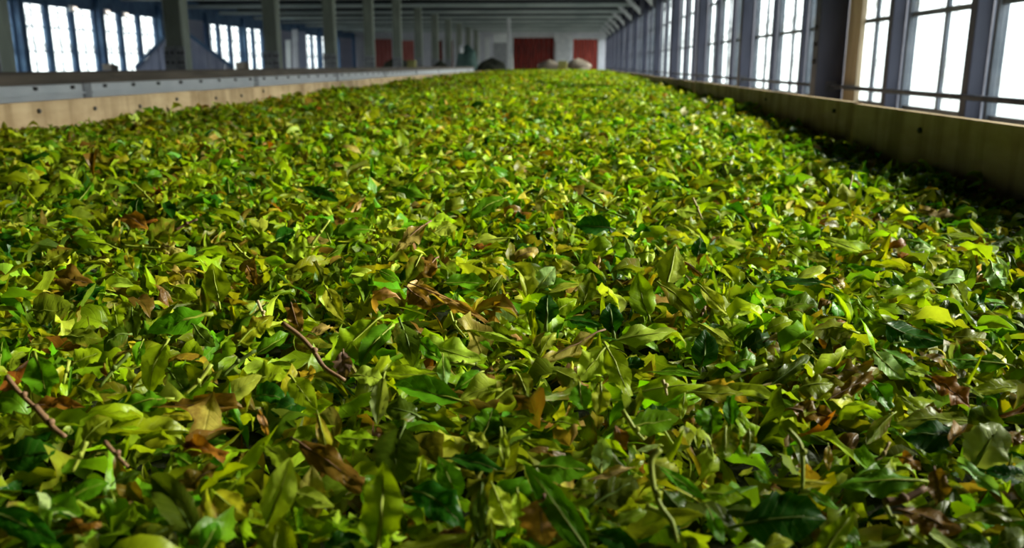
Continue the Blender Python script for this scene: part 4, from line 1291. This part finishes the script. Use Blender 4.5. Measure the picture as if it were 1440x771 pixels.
# ------------------------------------------------------------------ all the other leaves: one mass nobody could count
def field(N, ya, yb, nu, nv, seed, lay, Lm, bias=0.0):
    r = np.random.default_rng(seed)
    u = r.random(N)
    y = ya + (yb - ya) * u ** (1 + bias)
    half = 0.05
    # only as wide as needed near the camera
    xl = np.maximum(XL + 0.012, -0.9 * np.maximum(y, 0) - 0.75); xr = np.minimum(XR - 0.012, 0.8 * np.maximum(y, 0) + 0.6)
    x = xl + (xr - xl) * r.random(N)
    L = Lm * np.exp(r.normal(0, 0.38, N)); L = np.clip(L, 0.008, np.where(y < 1.0, 0.036, 0.055))
    stalk = r.random(N) < 0.07
    Wd = L * np.where(stalk, 0.07, r.uniform(0.20, 0.58, N))
    kap = r.normal(0.7, 1.2, N); fold = np.abs(r.normal(0.42, 0.40, N)) * np.where(r.random(N) < 0.75, 1, -1)
    v = blade(nu, nv, L, Wd, kap, fold, r.normal(0, 0.7, N), np.abs(r.normal(0.12, 0.12, N)), r.uniform(1, 3, N), r.uniform(0, 6.28, N), r.uniform(0.72, 1.0, N), rough=0.06, r=r, ragged=0.16, bend=r.normal(0, 0.09, N))
    v[:, :, 0] -= (L * 0.5)[:, None]
    yaw = r.uniform(0, 2 * np.pi, N)
    up_ = r.random(N) < 0.24
    pit = np.where(up_, r.uniform(0.6, 1.3, N), r.normal(0, 0.38, N))
    rol = r.normal(0, 0.55, N)
    cy, sy, cp, sp_, cr_, sr = np.cos(yaw), np.sin(yaw), np.cos(pit), np.sin(pit), np.cos(rol), np.sin(rol)
    Rx = np.zeros((N, 3, 3)); Rx[:, 0, 0] = 1; Rx[:, 1, 1] = cr_; Rx[:, 1, 2] = -sr; Rx[:, 2, 1] = sr; Rx[:, 2, 2] = cr_
    Ry = np.zeros((N, 3, 3)); Ry[:, 1, 1] = 1; Ry[:, 0, 0] = cp; Ry[:, 0, 2] = -sp_; Ry[:, 2, 0] = sp_; Ry[:, 2, 2] = cp
    Rz = np.zeros((N, 3, 3)); Rz[:, 2, 2] = 1; Rz[:, 0, 0] = cy; Rz[:, 0, 1] = -sy; Rz[:, 1, 0] = sy; Rz[:, 1, 1] = cy
    R = Rz @ Ry @ Rx
    v = np.einsum('nij,nkj->nki', R, v)
    q = r.random(N)
    z = bed_z(x, y) - lay[0] + (lay[0] + lay[1]) * q ** 1.15
    v += np.stack([x, y, z], -1)[:, None, :]
    # colours: patches of fresher and drier leaf
    patch = np.sin(x * 3.1 + 1.0) * np.sin(y * 2.3 + x) + 0.6 * np.sin(x * 7 + y * 5)
    names = ['lime', 'pale', 'green', 'deep', 'olive', 'dim', 'brown', 'rust', 'tan', 'yellow', 'sheen']
    wgt = np.array([0.34, 0.10, 0.17, 0.06, 0.15, 0.09, 0.04, 0.008, 0.022, 0.012, 0.012])
    W2 = wgt[None, :] * np.ones((N, 1))
    dry = np.clip(0.5 * patch - x * 0.7 - 0.1, -1, 1.2)
    W2[:, [6, 7, 8, 9, 4]] *= np.exp(dry * 1.1)[:, None]
    W2[:, [2, 3, 10]] *= np.exp(-dry * 0.7)[:, None]
    W2 /= W2.sum(1, keepdims=True)
    pick = (r.random(N)[:, None] > np.cumsum(W2, 1)).sum(1).clip(0, len(names) - 1)
    cols = np.array([PAL[n][0] for n in names])[pick]; br = np.array([PAL[n][1] for n in names])[pick]
    cols = cols * (1 + r.normal(0, 0.13, (N, 3))) * np.exp(r.normal(0, 0.18, N))[:, None]
    cols = np.clip(cols, 0.004, 0.8)
    nvv = nu * nv
    C = np.empty((N, nvv, 4)); C[:, :, :3] = cols[:, None, :]; C[:, :, 3] = (br * r.uniform(0.3, 1.2, N))[:, None]
    # inside the trough only
    mx = v[:, :, 0].max(1); mn = v[:, :, 0].min(1)
    v[:, :, 0] -= np.maximum(mx - (XR - 0.002), 0)[:, None]; v[:, :, 0] += np.maximum(XL + 0.002 - mn, 0)[:, None]
    keep = (v[:, :, 1].max(1) < Y1 - 0.003) & (v[:, :, 1].min(1) > Y0 + 0.003)
    # none may lie in front of a leaf of the top layer built above
    cen = v.mean(1); pj = project(cen); pa = project(v[:, nv // 2]); pb = project(v[:, -1 - nv // 2])
    dcam = np.linalg.norm(cen - CAM, axis=1)
    for t in TRACED:
        ca, sa = math.cos(t['ang']), math.sin(t['ang'])
        dt = np.linalg.norm(t['Pm'] - CAM) + 0.004
        for pq, g1, g2 in ((pj, 1.06, 2.0), (pa, 0.85, 0.0), (pb, 0.85, 0.0)):
            dx = pq[:, 0] - t['px'][0]; dy = pq[:, 1] - t['px'][1]
            a_ = dx * ca + dy * sa; b_ = -dx * sa + dy * ca
            inside = (a_ / (t['hl'] * g1 + g2)) ** 2 + (b_ / (t['hw'] * g1 + g2)) ** 2 < 1
            keep &= ~(inside & (dcam < dt) & (pq[:, 2] > 0))
    keep &= dcam > 0.13
    v, C = v[keep], C[keep]
    n = len(v)
    f = (grid_faces(nu, nv)[None] + (np.arange(n) * nvv)[:, None, None]).reshape(-1, 4)
    return v.reshape(-1, 3), f, np.tile(grid_uv(nu, nv), (n, 1)), C.reshape(-1, 4)

LAYERS = [
    field(34000, -0.30, 0.85, 8, 5, 1, (0.034, 0.007), 0.026),
    field(39000, 0.85, 2.3, 6, 5, 2, (0.032, 0.011), 0.025),
    field(34000, 2.3, 6.0, 5, 3, 3, (0.024, 0.014), 0.030),
    field(34000, 6.0, 14.4, 4, 3, 4, (0.022, 0.016), 0.038),
    field(900, -0.48, -0.30, 5, 3, 5, (0.018, 0.006), 0.034),
]
vs, fs, us, cs, off = [], [], [], [], 0
for v, f, u, c in LAYERS:
    vs.append(v); fs.append(f + off); us.append(u); cs.append(c); off += len(v)
me = mesh_np('withered_leaves', np.concatenate(vs), np.concatenate(fs), np.concatenate(us), np.concatenate(cs), M['leaf'])
ob = bpy.data.objects.new('withered_leaves', me); COL.objects.link(ob)
tag(ob, 'thick bed of withering green and yellowing tea leaves filling the trough', 'leaves', None, 'stuff')
print('leaf faces', len(me.polygons), 'individual', len(leaf_objs))

# dark sheet under the loose leaves, painting in the shade of their gaps
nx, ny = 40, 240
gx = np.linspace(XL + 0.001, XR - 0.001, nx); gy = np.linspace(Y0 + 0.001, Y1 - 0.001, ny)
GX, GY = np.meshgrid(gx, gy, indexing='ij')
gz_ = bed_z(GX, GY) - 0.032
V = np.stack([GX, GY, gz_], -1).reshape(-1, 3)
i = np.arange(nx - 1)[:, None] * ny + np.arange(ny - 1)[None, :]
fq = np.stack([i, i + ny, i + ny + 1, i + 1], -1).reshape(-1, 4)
gap_sheet = make('gap_shade', V, [tuple(int(k) for k in q) for q in fq], M['under'], None, True)
tag(gap_sheet, 'dark sheet painted as gap shade below the loose leaves in the trough', 'shade sheet', None, 'stuff')
